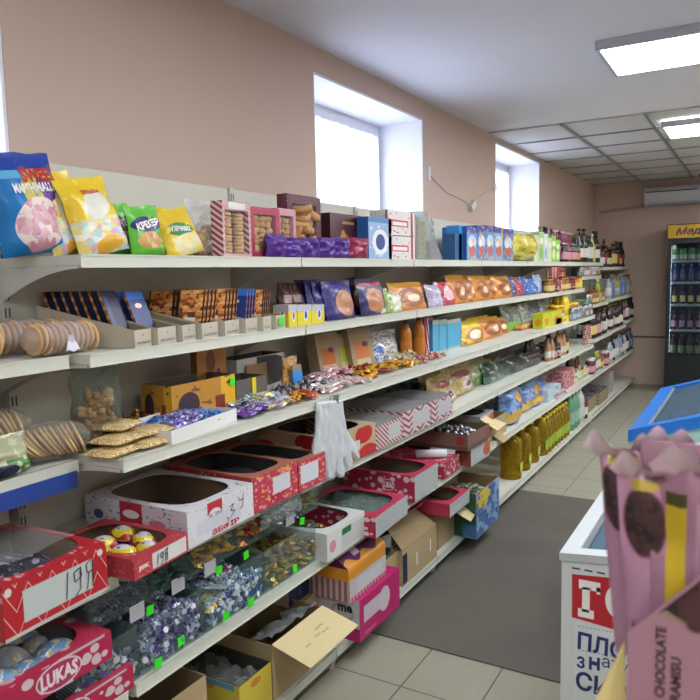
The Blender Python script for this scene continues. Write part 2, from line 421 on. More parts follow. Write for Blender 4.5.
# ================================================================== SHELVING
XB = -1.82
SURF = {1: 1.615, 2: 1.36, 3: 1.097, 4: .808, 5: .493, 6: .097}
XF = {1: -1.48, 2: -1.47, 3: -1.37, 4: -1.38, 5: -1.37, 6: -1.37}
RAIL = flat('price_rail', '#c9cdbf', .4); UPR = flat('upright', '#c4c4be', .45)
def shelf_part(bay, z, xf, L, blue=False, lb=True):
    s = part('shelf', MB().box(XB + .012, xf - .006, .004, L - .004, z - .025, z), WHITE, bay)
    rl = MB().quad([(xf - .006, .004, z + .002), (xf - .006, L - .004, z + .002), (xf - .006, L - .004, z - .033), (xf - .006, .004, z - .033)][::-1])
    rl = MB().box(xf - .0058, xf + .001, .004, L - .004, z - .033, z + .002).box(xf - .0055, xf + .0035, .004, L - .004, z - .033, z - .029).box(xf - .0055, xf + .0035, .004, L - .004, z - .003, z + .002)
    part('price_rail', rl, RAIL, s)
    for yy in ((.001, L - .004) if lb else (L - .004,)):
        pts = [(XB + .013, yy, z - .026), (xf - .008, yy, z - .026), (xf - .008, yy, z - .034)]
        for k in range(1, 9):
            f = k / 8; pts.append((xf - .008 - f * (xf - XB - .021), yy, z - .034 - .085 * f ** 1.8))
        part('bracket', MB().slab(pts, (0, .003, 0)), UPR, s)
    return s
def bay(y0, L, shelves, label, top=1.90, left_post=True):
    t = thing('shelving_bay', label, 'shelving', (0, y0, 0), group='white shop shelving along the left wall')
    zz = [0.04, .35, .66, .97, 1.28, 1.59, top]
    m = MB()
    for a, b in zip(zz[:-1], zz[1:]):
        if b > a: m.box(XB - .012, XB, .028, L - .0005, a, b - .003)
    part('back_panel', m, PANEL, t)
    if left_post:
        m = MB().box(XB - .035, XB + .012, .0005, .0275, 0, top)
        for k in range(int(top / .05)):
            z = .1 + k * .05
            if z < top - .03:
                for d in (.008, .02): m.box(XB + .0121, XB + .0127, d - .002, d + .002, z, z + .028, 1)
        part('upright', m, [UPR, GREY], t)
    for (z, xf) in shelves: shelf_part(t, z, xf, L)
    f = MB().box(XB + .02, -1.40, .006, .034, .035, .085).slab([(-1.40, .006, .0), (-1.385, .006, .085), (-1.41, .006, .085), (-1.43, .006, .0)], (0, .028, 0))
    f.lathe([(.014, 0), (.014, .012), (.006, .014), (.006, .04)], 10, c=(-1.45, .02, 0))
    part('foot', f, UPR, t); return t
full = [(SURF[k], XF[k]) for k in range(1, 7)]
names = ['nearest full bay', 'second full bay', 'third full bay', 'fourth full bay', 'fifth full bay', 'last full bay']
B0 = bay(1.2, 1.0, full, 'white shelving bay with six shelves, nearest full bay, marshmallow bags on top')
tags = ['below the near window, chocolate boxes on top', 'with the leaning clear gift pack on top', 'with blue cereal boxes on top', 'with yellow cellophane ball on top', 'with pink bottles on top']
for k in range(1, 6): dup(B0, loc=(0, 1.2 + k, 0), label='white shelving bay, %s %s' % (names[k], tags[k - 1]))
bay(7.2, 1.0, [(1.615, -1.48), (1.475, -1.50), (1.19, -1.42), (.85, -1.38), (.493, -1.37), (.097, -1.37)], 'white shelving bay beyond the long shelves, holding small goods and dark bottles', top=1.62)
bay(8.2, 1.0, [(1.565, -1.48), (1.21, -1.40), (.86, -1.38), (.493, -1.37), (.097, -1.37)], 'white shelving bay of dark bottles, next to last before the back wall', top=1.60)
bay(9.2, .75, [(1.565, -1.48), (1.21, -1.40), (.90, -1.38), (.493, -1.37), (.097, -1.37)], 'white shelving bay of dark bottles touching the back wall', top=1.60)
LB = bay(.2, .98, [(1.36, -1.515), (1.088, -1.505), (.808, -1.38), (.493, -1.37), (.097, -1.37)], 'white shelving bay cut by the left picture edge, holding bagged cookies', top=1.90)
part('label_strip', MB().box(-1.5005, -1.496, .02, .965, 1.02, 1.064), flat('strip_blue', '#21418f', .4), LB)
# black mat and tall goods on the floor
t = NT('mat', .85); n = t.noise(2.2, 6); t.put(t.b.inputs['Base Color'], t.mix(n, C('#47443f'), C('#69645a'))); t.bump(t.noise(90, 2), .15, .003)
e = t.math('GREATER_THAN', t.noise(9, 5), .66)
solo('floor_mat', MB().box(-1.42, .9, 2.53, 4.76, .0005, .006), t.m, 'large worn dark grey mat lying on the pale tiled floor', 'mat')

# ================================================================== FRIDGE AT THE BACK
FX, FY, FW, FD = -.955, 9.38, .72, .56
fr = thing('display_fridge', 'tall black glass-door drinks fridge with a yellow header against the back wall', 'fridge', (FX, FY, 0))
BLK = flat('fridge_black', '#191e27', .35)
m = MB().box(0, .035, .03, FD, .06, 2.06).box(FW - .035, FW, .03, FD, .06, 2.06).box(.035, FW - .035, FD - .03, FD, .06, 2.06).box(.035, FW - .035, .03, FD - .03, 1.88, 2.06).box(.035, FW - .035, .03, FD - .03, .06, .44).box(.02, FW - .02, .06, FD, 0, .06)
part('body', m, BLK, fr)
part('grille', MB().box(.03, FW - .03, .024, .0295, .1, .38).box(.08, FW - .08, .018, .0235, .28, .3).box(.08, FW - .08, .018, .0235, .22, .24).box(.08, FW - .08, .018, .0235, .16, .18), flat('grille', '#11151c', .5), fr)
hd = part('header', MB().box(.008, FW, 0, .0295, 1.895, 2.052), [art('header_yellow', '#e0b41c', [(('noise', 3, 6, .55), '#c99a12')], .4)], fr)
hd2 = part('header_frame', MB().box(0, FW, -.004, .0295, 2.052, 2.062).box(0, FW, -.004, .0295, 1.885, 1.895).box(0, .0079, -.004, .0295, 1.895, 2.052), BLK, fr)
text(hd, 'Медова', .09, (.34, -.002, 1.972), flat('header_ink', '#1f2c55', .5), rz=.04, shear=.35, fit=.5, hgt=.105, bold=.02)
dr = part('door', MB().box(.004, .05, 0, .029, .44, 1.88).box(FW - .05, FW - .004, 0, .029, .44, 1.88).box(.05, FW - .05, 0, .029, 1.83, 1.88).box(.05, FW - .05, 0, .029, .44, .47), BLK, fr)
part('door_glass', MB().box(.05, FW - .05, .012, .016, .47, 1.83), clear('fridge_glass', '#e4eaee', .03, .04, '#5a6a78', crinkle=0, cap=.12), dr)
part('sticker', MB().box(.06, .1, .009, .0115, 1.76, 1.81), CARDW, dr)
part('back_lining', MB().box(.036, FW - .036, FD - .034, FD - .031, .445, 1.875).box(.0355, .039, .05, FD - .035, .445, 1.875), flat('lining', '#59636e', .5), fr)
FS = [.455, .78, 1.09, 1.36, 1.62]
for z in FS: part('wire_shelf', MB().box(.04, FW - .04, .05, FD - .04, z - .006, z).box(.04, FW - .04, .044, .05, z - .02, z + .01), flat('shelf_strip', '#a9b0ae', .5), fr)
part('hidden_fill_strip', MB().box(.041, .049, .032, .05, .5, 1.8).box(FW - .05, FW - .042, .032, .05, .5, 1.8), emit('fridge_fill_glow', '#dfeaff', 6), fr)  # glowing strips hidden behind the door frame, added to brighten the bottles

# ================================================================== CHEST FREEZERS
def chest(name, label, x0, y0, L, W, zt, k, body, rim, wd=.07, th=.05):
    """glass-topped chest; its top rises by k per metre towards the right"""
    t = thing(name, label, 'freezer', (x0, y0, 0)); Z = lambda x, d=0: zt + k * x + d
    m = MB()
    P = [(.003, 0, .06), (W, 0, .06), (W, 0, Z(W, -th)), (.003, 0, Z(.003, -th))]
    m.slab([(a, .012, c) for a, b, c in P], (0, .03, 0)); m.slab([(a, L - .04, c) for a, b, c in P], (0, .03, 0))
    m.box(.004, .04, .042, L - .04, .06, Z(.004, -th)); m.box(W - .04, W, .042, L - .04, .06, Z(W - .04, -th)); m.box(.04, W - .04, .042, L - .04, .06, .3)
    part('body', m, body, t)
    part('plinth', MB().box(.05, W - .05, .05, L - .05, 0, .06), GREY, t)
    r = MB()
    def bar(x0_, x1_, y0_, y1_):
        pts = [(x0_, y0_, Z(x0_)), (x1_, y0_, Z(x1_)), (x1_, y1_, Z(x1_)), (x0_, y1_, Z(x0_))]
        r.slab([Vector(p) for p in pts][::-1], (0, 0, -th))
    bar(0, wd, 0, L); bar(W - wd, W, 0, L); bar(wd, W - wd, 0, wd); bar(wd, W - wd, L - wd, L)
    part('rim', r, rim, t, bevel=.008)
    g = MB().slab([(wd, wd, Z(wd, -.012)), (W - wd, wd, Z(W - wd, -.012)), (W - wd, L - wd, Z(W - wd, -.012)), (wd, L - wd, Z(wd, -.012))][::-1], (0, 0, -.005))
    part('glass_lid', g, clear('lid_glass', '#c8d6dd', .03, .05, '#7f97a8', crinkle=0, cap=.3), t)
    part('lid_seal', MB().box(wd, wd + .012, wd, L - wd, Z(wd, -.02), Z(wd, -.006)).box(wd + .012, W - wd, wd, wd + .012, Z(wd, -.02), Z(wd, -.006)), flat('seal_grey', '#5d666c', .5), t)
    return t
FRZW = flat('freezer_white', '#d2d8d8', .4)
F1 = chest('chest_freezer', 'white glass-topped chest freezer with red and blue lettering on its end', -.40, 1.70, 1.25, .72, .852, .10, FRZW, flat('freezer_rim', '#b9c0c0', .4), .042, .02)
lab = part('printed_panel', MB().slab([(.035, .0105, .25), (.70, .0105, .25), (.70, .0105, .826), (.035, .0105, .826)], (0, .001, 0)), flat('freezer_print', '#d6dede', .4), F1)
def fz(px, py, d=.0):   # measured on the freezer's end
    v = ray(px, py); s = 1.71 / v.y; return (v.x * s + .40, CH + v.z * s)
q = [fz(572, 574), fz(572, 617), fz(690, 652), fz(690, 602)]
m = MB().slab([(a, .0095, b) for a, b in (q[0], q[1], q[2], q[3], fz(622, 582), fz(612, 578))][::-1], (0, .0008, 0))
part('red_block', m, RPRINT, lab)
def ftext(body, px, py0, py1, px1, mat, bold=.02):
    a, b = fz(px, py0), fz(px, py1); c = fz(px1, (py0 + py1) / 2); h = a[1] - b[1]; w_ = c[0] - a[0]
    text(lab, body, h, ((a[0] + c[0]) / 2, .0085, (a[1] + b[1]) / 2), mat, rz=-.03, bold=bold, fit=w_, hgt=h)
ftext('СТ', 640, 590, 622, 692, WPRINT, .03)
def fbox(mb, px0, px1, r0, r1, y=.0085):
    a, b = fz(px0, r1), fz(px1, r0); mb.box(a[0], b[0], y, y + .0006, a[1], b[1])
m = MB(); fbox(m, 582, 590, 588, 611); fbox(m, 579, 600.5, 583, 588); fbox(m, 596.5, 600.5, 588, 594); fbox(m, 578, 594, 611, 616)
part('lettering', m, WPRINT, lab)
m = MB(); c0 = fz(618.5, 602); e0 = fz(632, 602); e1 = fz(618.5, 585); RX, RY = e0[0] - c0[0], e1[1] - c0[1]
for k in range(28):
    P = [(c0[0] + RX * q * math.cos(2 * PI * j / 28) , .0084, c0[1] + RY * w2 * math.sin(2 * PI * j / 28)) for j, q, w2 in ((k, .48, .68), (k, 1, 1), (k + 1, 1, 1), (k + 1, .48, .68))]; m.quad(P)
part('lettering', m, WPRINT, lab)
m = MB(); fbox(m, 589, 592, 657, 669); fbox(m, 597, 600, 658, 670); fbox(m, 592, 597, 662, 664.5)
part('lettering', m, BPRINT, lab)
ftext('ПЛОМБІР', 578, 632, 650, 690, BPRINT, .03); ftext('з', 577, 655, 667, 585, BPRINT, .02); ftext('атуральних', 602, 658, 671, 705, BPRINT, 0); ftext('СИРОВИН', 576, 671, 690, 705, BPRINT, .03)
md = MB()
for k in range(9):
    a, b = fz(572 + k * 12.5, 568.5 + k * 2.3), fz(580 + k * 12.5, 570 + k * 2.3)
    md.slab([(a[0], .0095, a[1]), (b[0], .0095, b[1]), (b[0], .0095, b[1] + .004), (a[0], .0095, a[1] + .004)], (0, .0005, 0))
for yy in (626, 650):
    m = MB()
    for k in range(22):
        a = fz(578 + k * 4, yy + k * .75); m.box(a[0], a[0] + .004, .0095, .0100, a[1], a[1] + .0015)
    part('dotted_line', m, BPRINT, lab)
part('dashed_line', md, BPRINT, lab)
st = part('lid_sticker', MB().slab([(.09, .09, .8505), (.24, .09, .8655), (.30, .20, .8715), (.10, .17, .8515)][::-1], (0, 0, -.0005)), flat('sticker_navy', '#2a3b6c', .4), F1)
F2 = chest('chest_freezer', 'chest freezer with a bright blue rim and glass lid behind the pink bars', -.46, 3.18, 1.22, .85, .85, .30, flat('freezer_mint', '#9fc5bb', .4), flat('freezer_blue', '#1f6fc4', .3))
# a few things seen in the freezers
def simple_pack(name, w_, d_, h_, mat, label, cat, loc, rz=0, group=None):
    return solo(name, MB().surf(lambda u, v: ((u - .5) * w_, (v - .5) * d_, h_ * (max(0, math.sin(PI * u)) * max(0, math.sin(PI * v))) ** .45), 10, 10).box(-w_ / 2, w_ / 2, -d_ / 2, d_ / 2, -.002, 0), mat, label, cat, group, loc, rz)
for k in range(10):
    x, yy = (-.46 + .14 + (k % 2) * .2, 3.32 + (k // 2) * .2)
    simple_pack('frozen_food_pack', .17, .17, .12, flat('frozen_%d' % (k % 3), ['#b08a84', '#8f8f98', '#56639c'][k % 3], .4), 'frozen food pack lying in the blue freezer', 'frozen food', (x, yy, .66 + (k % 2) * .05), group='packs inside the blue freezer')
    if k < 6: simple_pack('ice_cream_pack', .17, .15, .1, flat('icecream_%d' % (k % 3), ['#7b8b9a', '#3d4f7c', '#b4b8bb'][k % 3], .4), 'ice cream pack lying in the white freezer', 'ice cream', (-.40 + .17 + (k % 2) * .2, 1.85 + (k // 2) * .22, .62), group='packs inside the white freezer')
# ================================================================== PRODUCT BUILDERS  (local: x across, -y front, z up)
RZ = PI / 2
def pfun(w_, h, d, seed=0, fat=.35, neck=.12, wr=.02, stand=True):
    o = seed * 7.31
    def T(u, v):
        e = max(0, 1 - abs(2 * u - 1) ** 2.6) ** .55
        lo = min(1, (v / .10)) ** .5 if stand else min(1, (v / .16)) ** .7
        hi = 1 if v < fat else max(0, math.cos((v - fat) / (1 - neck * .5 - fat) * PI / 2)) ** .75 if v < 1 - neck * .5 else 0
        return d / 2 * e * lo * hi + .0012
    def F(side):
        def f(u, v):
            t = T(u, v); q = noise.noise(Vector((u * 3 + o, v * 4, side)))
            sq = 1 - .07 * math.sin(PI * min(1, v)) + wr * noise.noise(Vector((o, v * 5, 3)))
            x = (u - .5) * w_ * sq; y = d / 2 + side * (t + t * .45 * q) + (.012 * noise.noise(Vector((u * 3, o, v * 2))) if v > .6 else 0)
            z = v * h + (.02 * h * noise.noise(Vector((u * 4 + o, 1.7, 0))) if v > .8 else 0)
            return (x, y, z)
        return f
    return F
def pouch(name, w_, h, d, mat, label, cat, loc, rz=RZ, lean=0, group=None, seed=None, words=(), fat=.35, neck=.12, n=(12, 14), kind='solo', film=None, back=None, stand=True, seal=None, roll=0):
    seed = R_.randrange(99) if seed is None else seed
    if roll:
        q = pouch(name, w_, h, d, mat, label, cat, (loc[0], loc[1], loc[2] + abs(math.sin(roll)) * w_ * .42), rz, lean, group, seed, words, fat, neck, n, kind, film, back, stand, seal); q.rotation_euler[1] = roll; return q
    F = pfun(w_, h, d, seed, fat, neck, stand=stand); mb = MB().surf(F(-1), *n).surf(F(1), *n, m=1 if back else 0, flip=True)
    ms = [mat, back] if back else mat
    if not words and not seal: return solo(name, mb, ms, label, cat, group, loc, rz, -lean)
    t = thing(name, label, cat, loc, rz, group, -lean); b = part('pouch', mb, ms, t); f = F(-1)
    def con(q):
        u, v = q[0] / w_ + .5, q[2] / h; p = f(min(max(u, 0.02), .98), v); return (p[0], p[1] - .0018, p[2])
    for wd in words:
        tx, sz, u, v, mt = wd[:5]; k = wd[5] if len(wd) > 5 else {}
        text(b, tx, sz, ((u - .5) * w_, 0, v * h), mt, conform=con, **k)
    if seal:
        part('top_seal', MB().box(-w_ / 2, w_ / 2, d / 2 - .002, d / 2 + .002, h * .985, h * 1.01), seal, b)
    return t
def boxp(name, w_, dp, h, mats, label, cat, loc, rz=RZ, group=None, words=(), lean=0, bevel=.002, facem=None):
    """closed packet; mats [front, side, top]"""
    mats = mats if isinstance(mats, list) else [mats]
    k = len(mats) - 1
    mb = MB().box(-w_ / 2, w_ / 2, 0, dp, 0, h, {'f': 0, 'l': min(1, k), 'r': min(1, k), 't': min(2, k), '*': min(1, k)})
    if not words: return solo(name, mb, mats, label, cat, group, loc, rz, -lean)
    t = thing(name, label, cat, loc, rz, group, -lean); b = part('carton', mb, mats, t)
    for wd in words:
        tx, sz, u, v, mt = wd[:5]; kk = dict(wd[5]) if len(wd) > 5 else {}
        if kk.get('face') == 'l': loc_ = (-w_ / 2 - .001, u * dp, v * h)
        elif kk.get('face') == 't': loc_ = ((u - .5) * w_, v * dp, h + .001)
        else: loc_ = ((u - .5) * w_, -.001, v * h)
        text(b, tx, sz, loc_, mt, **kk)
    return t
def tray_mb(w_, dp, h, t=.003, mo=0, mi=1, hf=None, sl=False, mf=None, ms=None):
    """open-topped carton; hf = front height, sl = sloping side walls"""
    hf = h if hf is None else hf; mf = mo if mf is None else mf; ms = mo if ms is None else ms; mb = MB()
    mb.box(-w_ / 2, w_ / 2, 0, dp, 0, t, {'*': mo, 't': mi})
    mb.box(-w_ / 2, w_ / 2, 0, t, t, hf, {'f': mf, 'b': mi, 't': mi, '*': mo}); mb.box(-w_ / 2, w_ / 2, dp - t, dp, t, h, {'f': mi, '*': mo})
    hh = hf if sl else h
    for s in (-1, 1):
        x0, x1 = (-w_ / 2, -w_ / 2 + t) if s < 0 else (w_ / 2 - t, w_ / 2)
        P = lambda x: [(x, t, t), (x, dp - t, t), (x, dp - t, h), (x, t, hh)]
        A, B = P(x0), P(x1)
        uv = ((0, 0), (1, 0), (1, 1), (0, hh / h))
        ruv = ((1, 0), (0, 0), (0, 1), (1, hh / h))
        mb.quad(A[::-1], ms if s < 0 else mi, ruv[::-1]); mb.quad(B, mi if s < 0 else ms, uv)
        mb.quad([A[3], B[3], B[2], A[2]], mi)
    return mb
def lukas_mb(w_, dp, h, t=.003, cx=.5, rx=.40, ry=.40, n=28, lip=.0):
    """carton whose top has one big rounded opening: 0 front, 1 side, 2 top, 3 inside"""
    mb = MB().box(-w_ / 2, w_ / 2, 0, dp, 0, h, {'f': 0, 'l': 1, 'r': 1, 'b': 1, 'd': 3}, skip='t')
    mb.box(-w_ / 2 + t, w_ / 2 - t, t, dp - t, t, h - t, 3, skip='td')
    for k in range(len(mb.f) - 4, len(mb.f)): mb.f[k] = mb.f[k][::-1]
    mb.quad([(-w_ / 2 + t, t, t), (w_ / 2 - t, t, t), (w_ / 2 - t, dp - t, t), (-w_ / 2 + t, dp - t, t)], 3)
    def O(a):
        c, s = math.cos(a), math.sin(a); r = lambda q: math.copysign(abs(q) ** .55, q); return (r(c) * rx * w_, dp / 2 + r(s) * ry * dp)
    def E(a):
        c, s = math.cos(a), math.sin(a); k = max(abs(c), abs(s)); return (c / k * w_ / 2, dp / 2 + s / k * dp / 2)
    for k in range(n):
        a, b = 2 * PI * k / n + PI / 4, 2 * PI * (k + 1) / n + PI / 4
        e0, e1, o0, o1 = E(a), E(b), O(a), O(b)
        q = [(*o0, h), (*e0, h), (*e1, h), (*o1, h)]
        mb.quad(q, 2, tuple((p[0] / w_ + .5, p[1] / dp) for p in q))
        mb.quad([(*p[:2], h - t) for p in q][::-1], 3); mb.quad([(*o0, h), (*o1, h), (*o1, h - t), (*o0, h - t)], 2)
    return mb
def flapq(p, t=.003):  return MB().slab([Vector(q) for q in p], (0, 0, t) if isinstance(t, (int, float)) else t)
BOT = dict(
    wine=[(.037, 0), (.0375, .01), (.0375, .18), (.035, .20), (.016, .235), (.0135, .25), (.0135, .29), (.0155, .292), (.0155, .305)],
    champ=[(.042, 0), (.0425, .01), (.042, .14), (.033, .19), (.017, .235), (.0155, .27), (.018, .28), (.017, .305)],
    vodka=[(.035, 0), (.036, .006), (.036, .17), (.030, .195), (.0145, .215), (.0135, .25), (.0155, .252), (.0155, .275)],
    beer=[(.030, 0), (.031, .006), (.031, .13), (.026, .16), (.014, .19), (.013, .215), (.0145, .217), (.0145, .228)],
    soda=[(.035, 0), (.041, .008), (.041, .09), (.037, .12), (.041, .16), (.038, .20), (.018, .245), (.0135, .25), (.0155, .252), (.0155, .275)],
    oil=[(.036, 0), (.038, .006), (.038, .07), (.034, .10), (.038, .13), (.037, .17), (.030, .20), (.014, .235), (.016, .238), (.016, .262)],
    can=[(.028, 0), (.033, .008), (.033, .108), (.028, .118)],
    jar=[(.034, 0), (.036, .006), (.036, .085), (.030, .098), (.032, .1), (.032, .116)])
def bottle_parts(kind, glass, labelm, capm, s=1.0, lab=(.25, .6), neck=False):
    P = [(r * s, z * s) for r, z in BOT[kind]]; H = P[-1][1]; R0 = max(r for r, z in P)
    nc = 3 if kind not in ('can', 'jar') else (1 if kind == 'jar' else 0)
    body = MB().lathe(P[:len(P) - (2 if nc else 0)], 14)
    cap = MB().lathe(P[-2:] if nc else [(.01, H - .002), (.008, H)], 12)
    l = MB().lathe([(R0 + .0006, H * lab[0]), (R0 + .0006, H * lab[1])], 14, cap=False)
    return body, cap, l, H
def bottle(name, kind, glass, labelm, capm, label, cat, loc, s=1.0, lab=(.18, .5), group=None, one=False, rz=0):
    body, cap, l, H = bottle_parts(kind, glass, labelm, capm, s, lab)
    if one:
        mb = MB()
        for q, mi in ((body, 0), (l, 1), (cap, 2)):
            k = len(mb.v); mb.v += q.v; mb.f += [tuple(i + k for i in f) for f in q.f]; mb.m += [mi] * len(q.f); mb.uv += q.uv; mb.sm += q.sm
        return solo(name, mb, [glass, labelm, capm], label, cat, group, loc, rz)
    t = thing(name, label, cat, loc, rz, group); part('glass_body', body, glass, t); part('paper_label', l, labelm, t); part('cap', cap, capm, t); return t
def row(proto, n, loc, step, group=None, label=None, jit=0, labels=None):
    out = [proto]
    for k in range(1, n):
        o = dup(proto, loc=(loc[0] + step[0] * k + R_.uniform(-jit, jit), loc[1] + step[1] * k, loc[2] + step[2] * k), label=labels[k] if labels else label, group=group); out.append(o)
    return out
# ---- sweets
def candy_mesh(mats, l=.042, r=.009, kind=0):
    mb = MB(); n = 6
    if kind == 0:   # twisted wrapper
        prof = [(r * 1.1, -l / 2), (r * .9, -l * .45), (r * .25, -l * .3), (r, -l * .2), (r * 1.1, 0), (r, l * .2), (r * .25, l * .3), (r * .9, l * .45), (r * 1.1, l / 2)]
        mb.lathe(prof, n, axis='x', sm=False, m=[1, 1, 0, 0, 0, 0, 1, 1])
    elif kind == 1: # flat flow pack
        mb.surf(lambda u, v: ((u - .5) * l, (v - .5) * r * 2.6, r * .8 * (math.sin(PI * u) * math.sin(PI * v)) ** .5), 6, 4, sm=False).surf(lambda u, v: ((u - .5) * l, (v - .5) * r * 2.6, -r * .8 * (math.sin(PI * u) * math.sin(PI * v)) ** .5), 6, 4, 1, flip=True, sm=False)
    else:           # crumpled foil lump
        mb.surf(lambda u, v: (lambda k: (k * math.cos(2 * PI * u) * math.sin(PI * v), k * math.sin(2 * PI * u) * math.sin(PI * v), k * .8 * math.cos(PI * v)))(l * .42 * (1 + .5 * noise.noise(Vector((math.cos(2 * PI * u) * 2, math.sin(2 * PI * u) * 2, v * 5))))), 7, 5, sm=False)
    return mb.mesh('sweet', mats)
_CM = {}
def sweets(key, cols, kind=0, l=.042, r=.009, rough=.3, metal=.2):
    if key not in _CM:
        L = []
        for i in range(3):
            c = [cols[(i + j) % len(cols)] for j in range(3)]
            a = art('%s_wrap_%d' % (key, i), c[0], [(('noise', 5, 5, .52, i * 3.0), c[1]), (('noise', 9, 9, .62, i + 5.0), c[2])], rough, metal=metal); b = flat('%s_twist_%d' % (key, i), c[1], rough, metal=metal)
            L.append(candy_mesh([a, b], l * (.9 + .1 * i), r, kind))
        _CM[key] = L
    return _CM[key]
def heap(key, cols, area, z0, hh, n, label, name='wrapped_sweet', cat='sweet', group=None, kind=0, l=.042, r=.009, peak=True, flatish=.5, metal=.2, front=0):
    """pile of sweets over the rectangle area = x0,x1,y0,y1"""
    L = sweets(key, cols, kind, l, r, metal=metal); x0, x1, y0, y1 = area
    ax, ay = max(x1 - x0, .01), max(y1 - y0, .01)
    nx = max(1, round(math.sqrt(n * ax / ay))); ny = max(1, math.ceil(n / nx)); c = 0
    for j in range(ny):
        for i in range(nx):
            if c >= n: break
            c += 1; u, v = (i + R_.uniform(.1, .9)) / nx, (j + R_.uniform(.1, .9)) / ny
            k = (math.sin(PI * u) * math.sin(PI * v)) ** .5 if peak else 1
            z = z0 + r + hh * k * R_.uniform(.55, 1)
            if c <= front: u = 1; v = (c - .5) / front; z = z0 + r + hh * ((c * .618) % 1)
            o = bpy.data.objects.new(name, L[R_.randrange(3)]); COL.objects.link(o)
            o.location = (x0 + u * ax, y0 + v * ay, z); o.rotation_euler = (R_.uniform(-flatish, flatish), R_.uniform(-flatish, flatish), R_.uniform(0, 6.28))
            o['label'] = label; o['category'] = cat; o['group'] = group or label
def tag_card(loc, label, hand=True, s=.027, ry=0):
    o = solo('price_tag', MB().box(0, .001, -s / 2, s / 2, -s / 2, s / 2), NEON, label, 'price tag', None, loc); o.rotation_euler = (R_.uniform(-.25, .25), ry, R_.uniform(-.1, .1)); return o
def span(px0, px1, top, s, xf=None, z=None):
    x = XF[s] - .03 if xf is None else xf; z = SURF[s] if z is None else z
    a, b = YF(px0, x, z), YF(px1, x, z); return x, a, b, (a + b) / 2, ZT(top, x, (a + b) / 2) - z, z
def on(kind, name, px0, px1, top, s, mat, label, cat, d=.06, xf=None, z=None, **k):
    """put a pouch / box whose front spans px0..px1 and reaches row top, on shelf s"""
    x, a, b, m, h, z = span(px0, px1, top, s, xf, z)
    if kind == 'pouch': return pouch(name, b - a, h, d, mat, label, cat, (x, m, z + .001), **k)
    return boxp(name, b - a, d, h, mat, label, cat, (x, m, z + .001), **k)

# ================================================================== TOP SHELF
MALLOW = ('vor', 12, 15, ['#d8a9b4', '#dccfc9', '#c98a9c', '#e2d4ce', '#c79aa6', '#d4b0b2'])
m = art('mallow_blue', '#1573b8', [(('rect', 0, .82, 1, 1.1), '#1f3f9a'), (('rect', 0, .74, 1, .82), '#58a7cf'), (('ell', .72, .52, .36, .30, -.6), '#c8c24a'), (('ell', .82, .50, .30, .13, -.9), '#6a3f96'),
    (('ell', .50, .28, .36, .26, .2), MALLOW), (('rect', .8, .0, 1, .16), '#c78a3c'), (('noise', 6, 8, .68), '#2c8fd0')], .42, .08, .25, spec=.3)
x = -1.60; z = SURF[1] + .001
B = pouch('marshmallow_bag', .205, ZT(150, x, 1.15) - z, .10, m, 'big blue marshmallow bag at the left end of the top shelf', 'marshmallow bag', (x, YF(50, x, z), z), lean=.10, seed=3, roll=-.13,
    words=(('SWEET', .05, .70, .77, RPRINT, dict(bold=.05, fit=.11, hgt=.04)), ('MARSHMALLOW', .032, .62, .64, WPRINT, dict(bold=.04, fit=.155, hgt=.026))))
def ymat(i): return art('mallow_yellow_%d' % i, '#e3c21d', [(('rect', .0, .22, 1, .45), '#d3d6a0'), (('rect', 0, 0, 1, .40), ('vor', 9, 13, ['#a9cfc6', '#cfe0d6', '#e3d27a', '#b7c9e6', '#e9e3cf', '#d8a8b8'])),
    (('ell', .5, .10, .28, .10), '#d9a213'), (('ell', .55, .62, .3, .18, .3), '#d8dccb'), (('noise', 7, 9, .66, i), '#f0d848')], .38, .15, .3)
x = -1.55
for i, (p0, p1, tp, xx, ln) in enumerate(((62, 100, 172, -1.60, .12), (88, 138, 176, -1.545, .22))):
    a, b = YF(p0, xx, z), YF(p1, xx, z)
    pouch('marshmallow_bag', b - a, ZT(tp, xx, (a + b) / 2) - z, .07, ymat(i), ['narrow yellow marshmallow bag squeezed beside the big blue bag', 'yellow marshmallow bag with pastel pieces, standing before the green cracker bags'][i], 'marshmallow bag',
        (xx, (a + b) / 2, z), lean=ln, seed=5 + i, roll=-.2, words=(('marshmallows', .014, .55, .80, RPRINT, dict(bold=.03, fit=.07, hgt=.016)),))
def gmat(i): return art('cracker_green_%d' % i, '#57b22a', [(('ell', .5, .62, .46, .16), ['#4a2a25', '#26306f'][i]), (('ell', .5, .30, .4, .17), ('vor', 7, 7, ['#c79a5c', '#d8b27b', '#b5854a'])), (('noise', 5, 6, .64), '#73cc36')], .4, .12, .3)
for i, (p0, p1, tp, xx) in enumerate(((117, 143, 203, -1.62), (138, 171, 206, -1.55))):
    a, b = YF(p0, xx, z), YF(p1, xx, z)
    pouch('cracker_bag', b - a, ZT(tp, xx, (a + b) / 2) - z, .05, gmat(i), ['green cracker bag with a brown badge, behind the yellow marshmallows', 'green cracker bag with a dark blue badge and white lettering'][i], 'cracker bag', (xx, (a + b) / 2, z), lean=.1, seed=9 + i, roll=-.1,
        words=(('КРЕКЕР', .02, .5, .62, WPRINT, dict(rz=.15, bold=.05, fit=(b - a) * .72, hgt=.022)),))
def cmat(i): return art('corn_yellow_%d' % i, '#d8b92a', [(('ell', .45, .52, .36, .14, -.2), '#1f7a3a'), (('ell', .55, .2, .42, .22), '#d9cf9c'), (('noise', 5, 6, .62, i), '#edd34d')], .4, .12, .35)
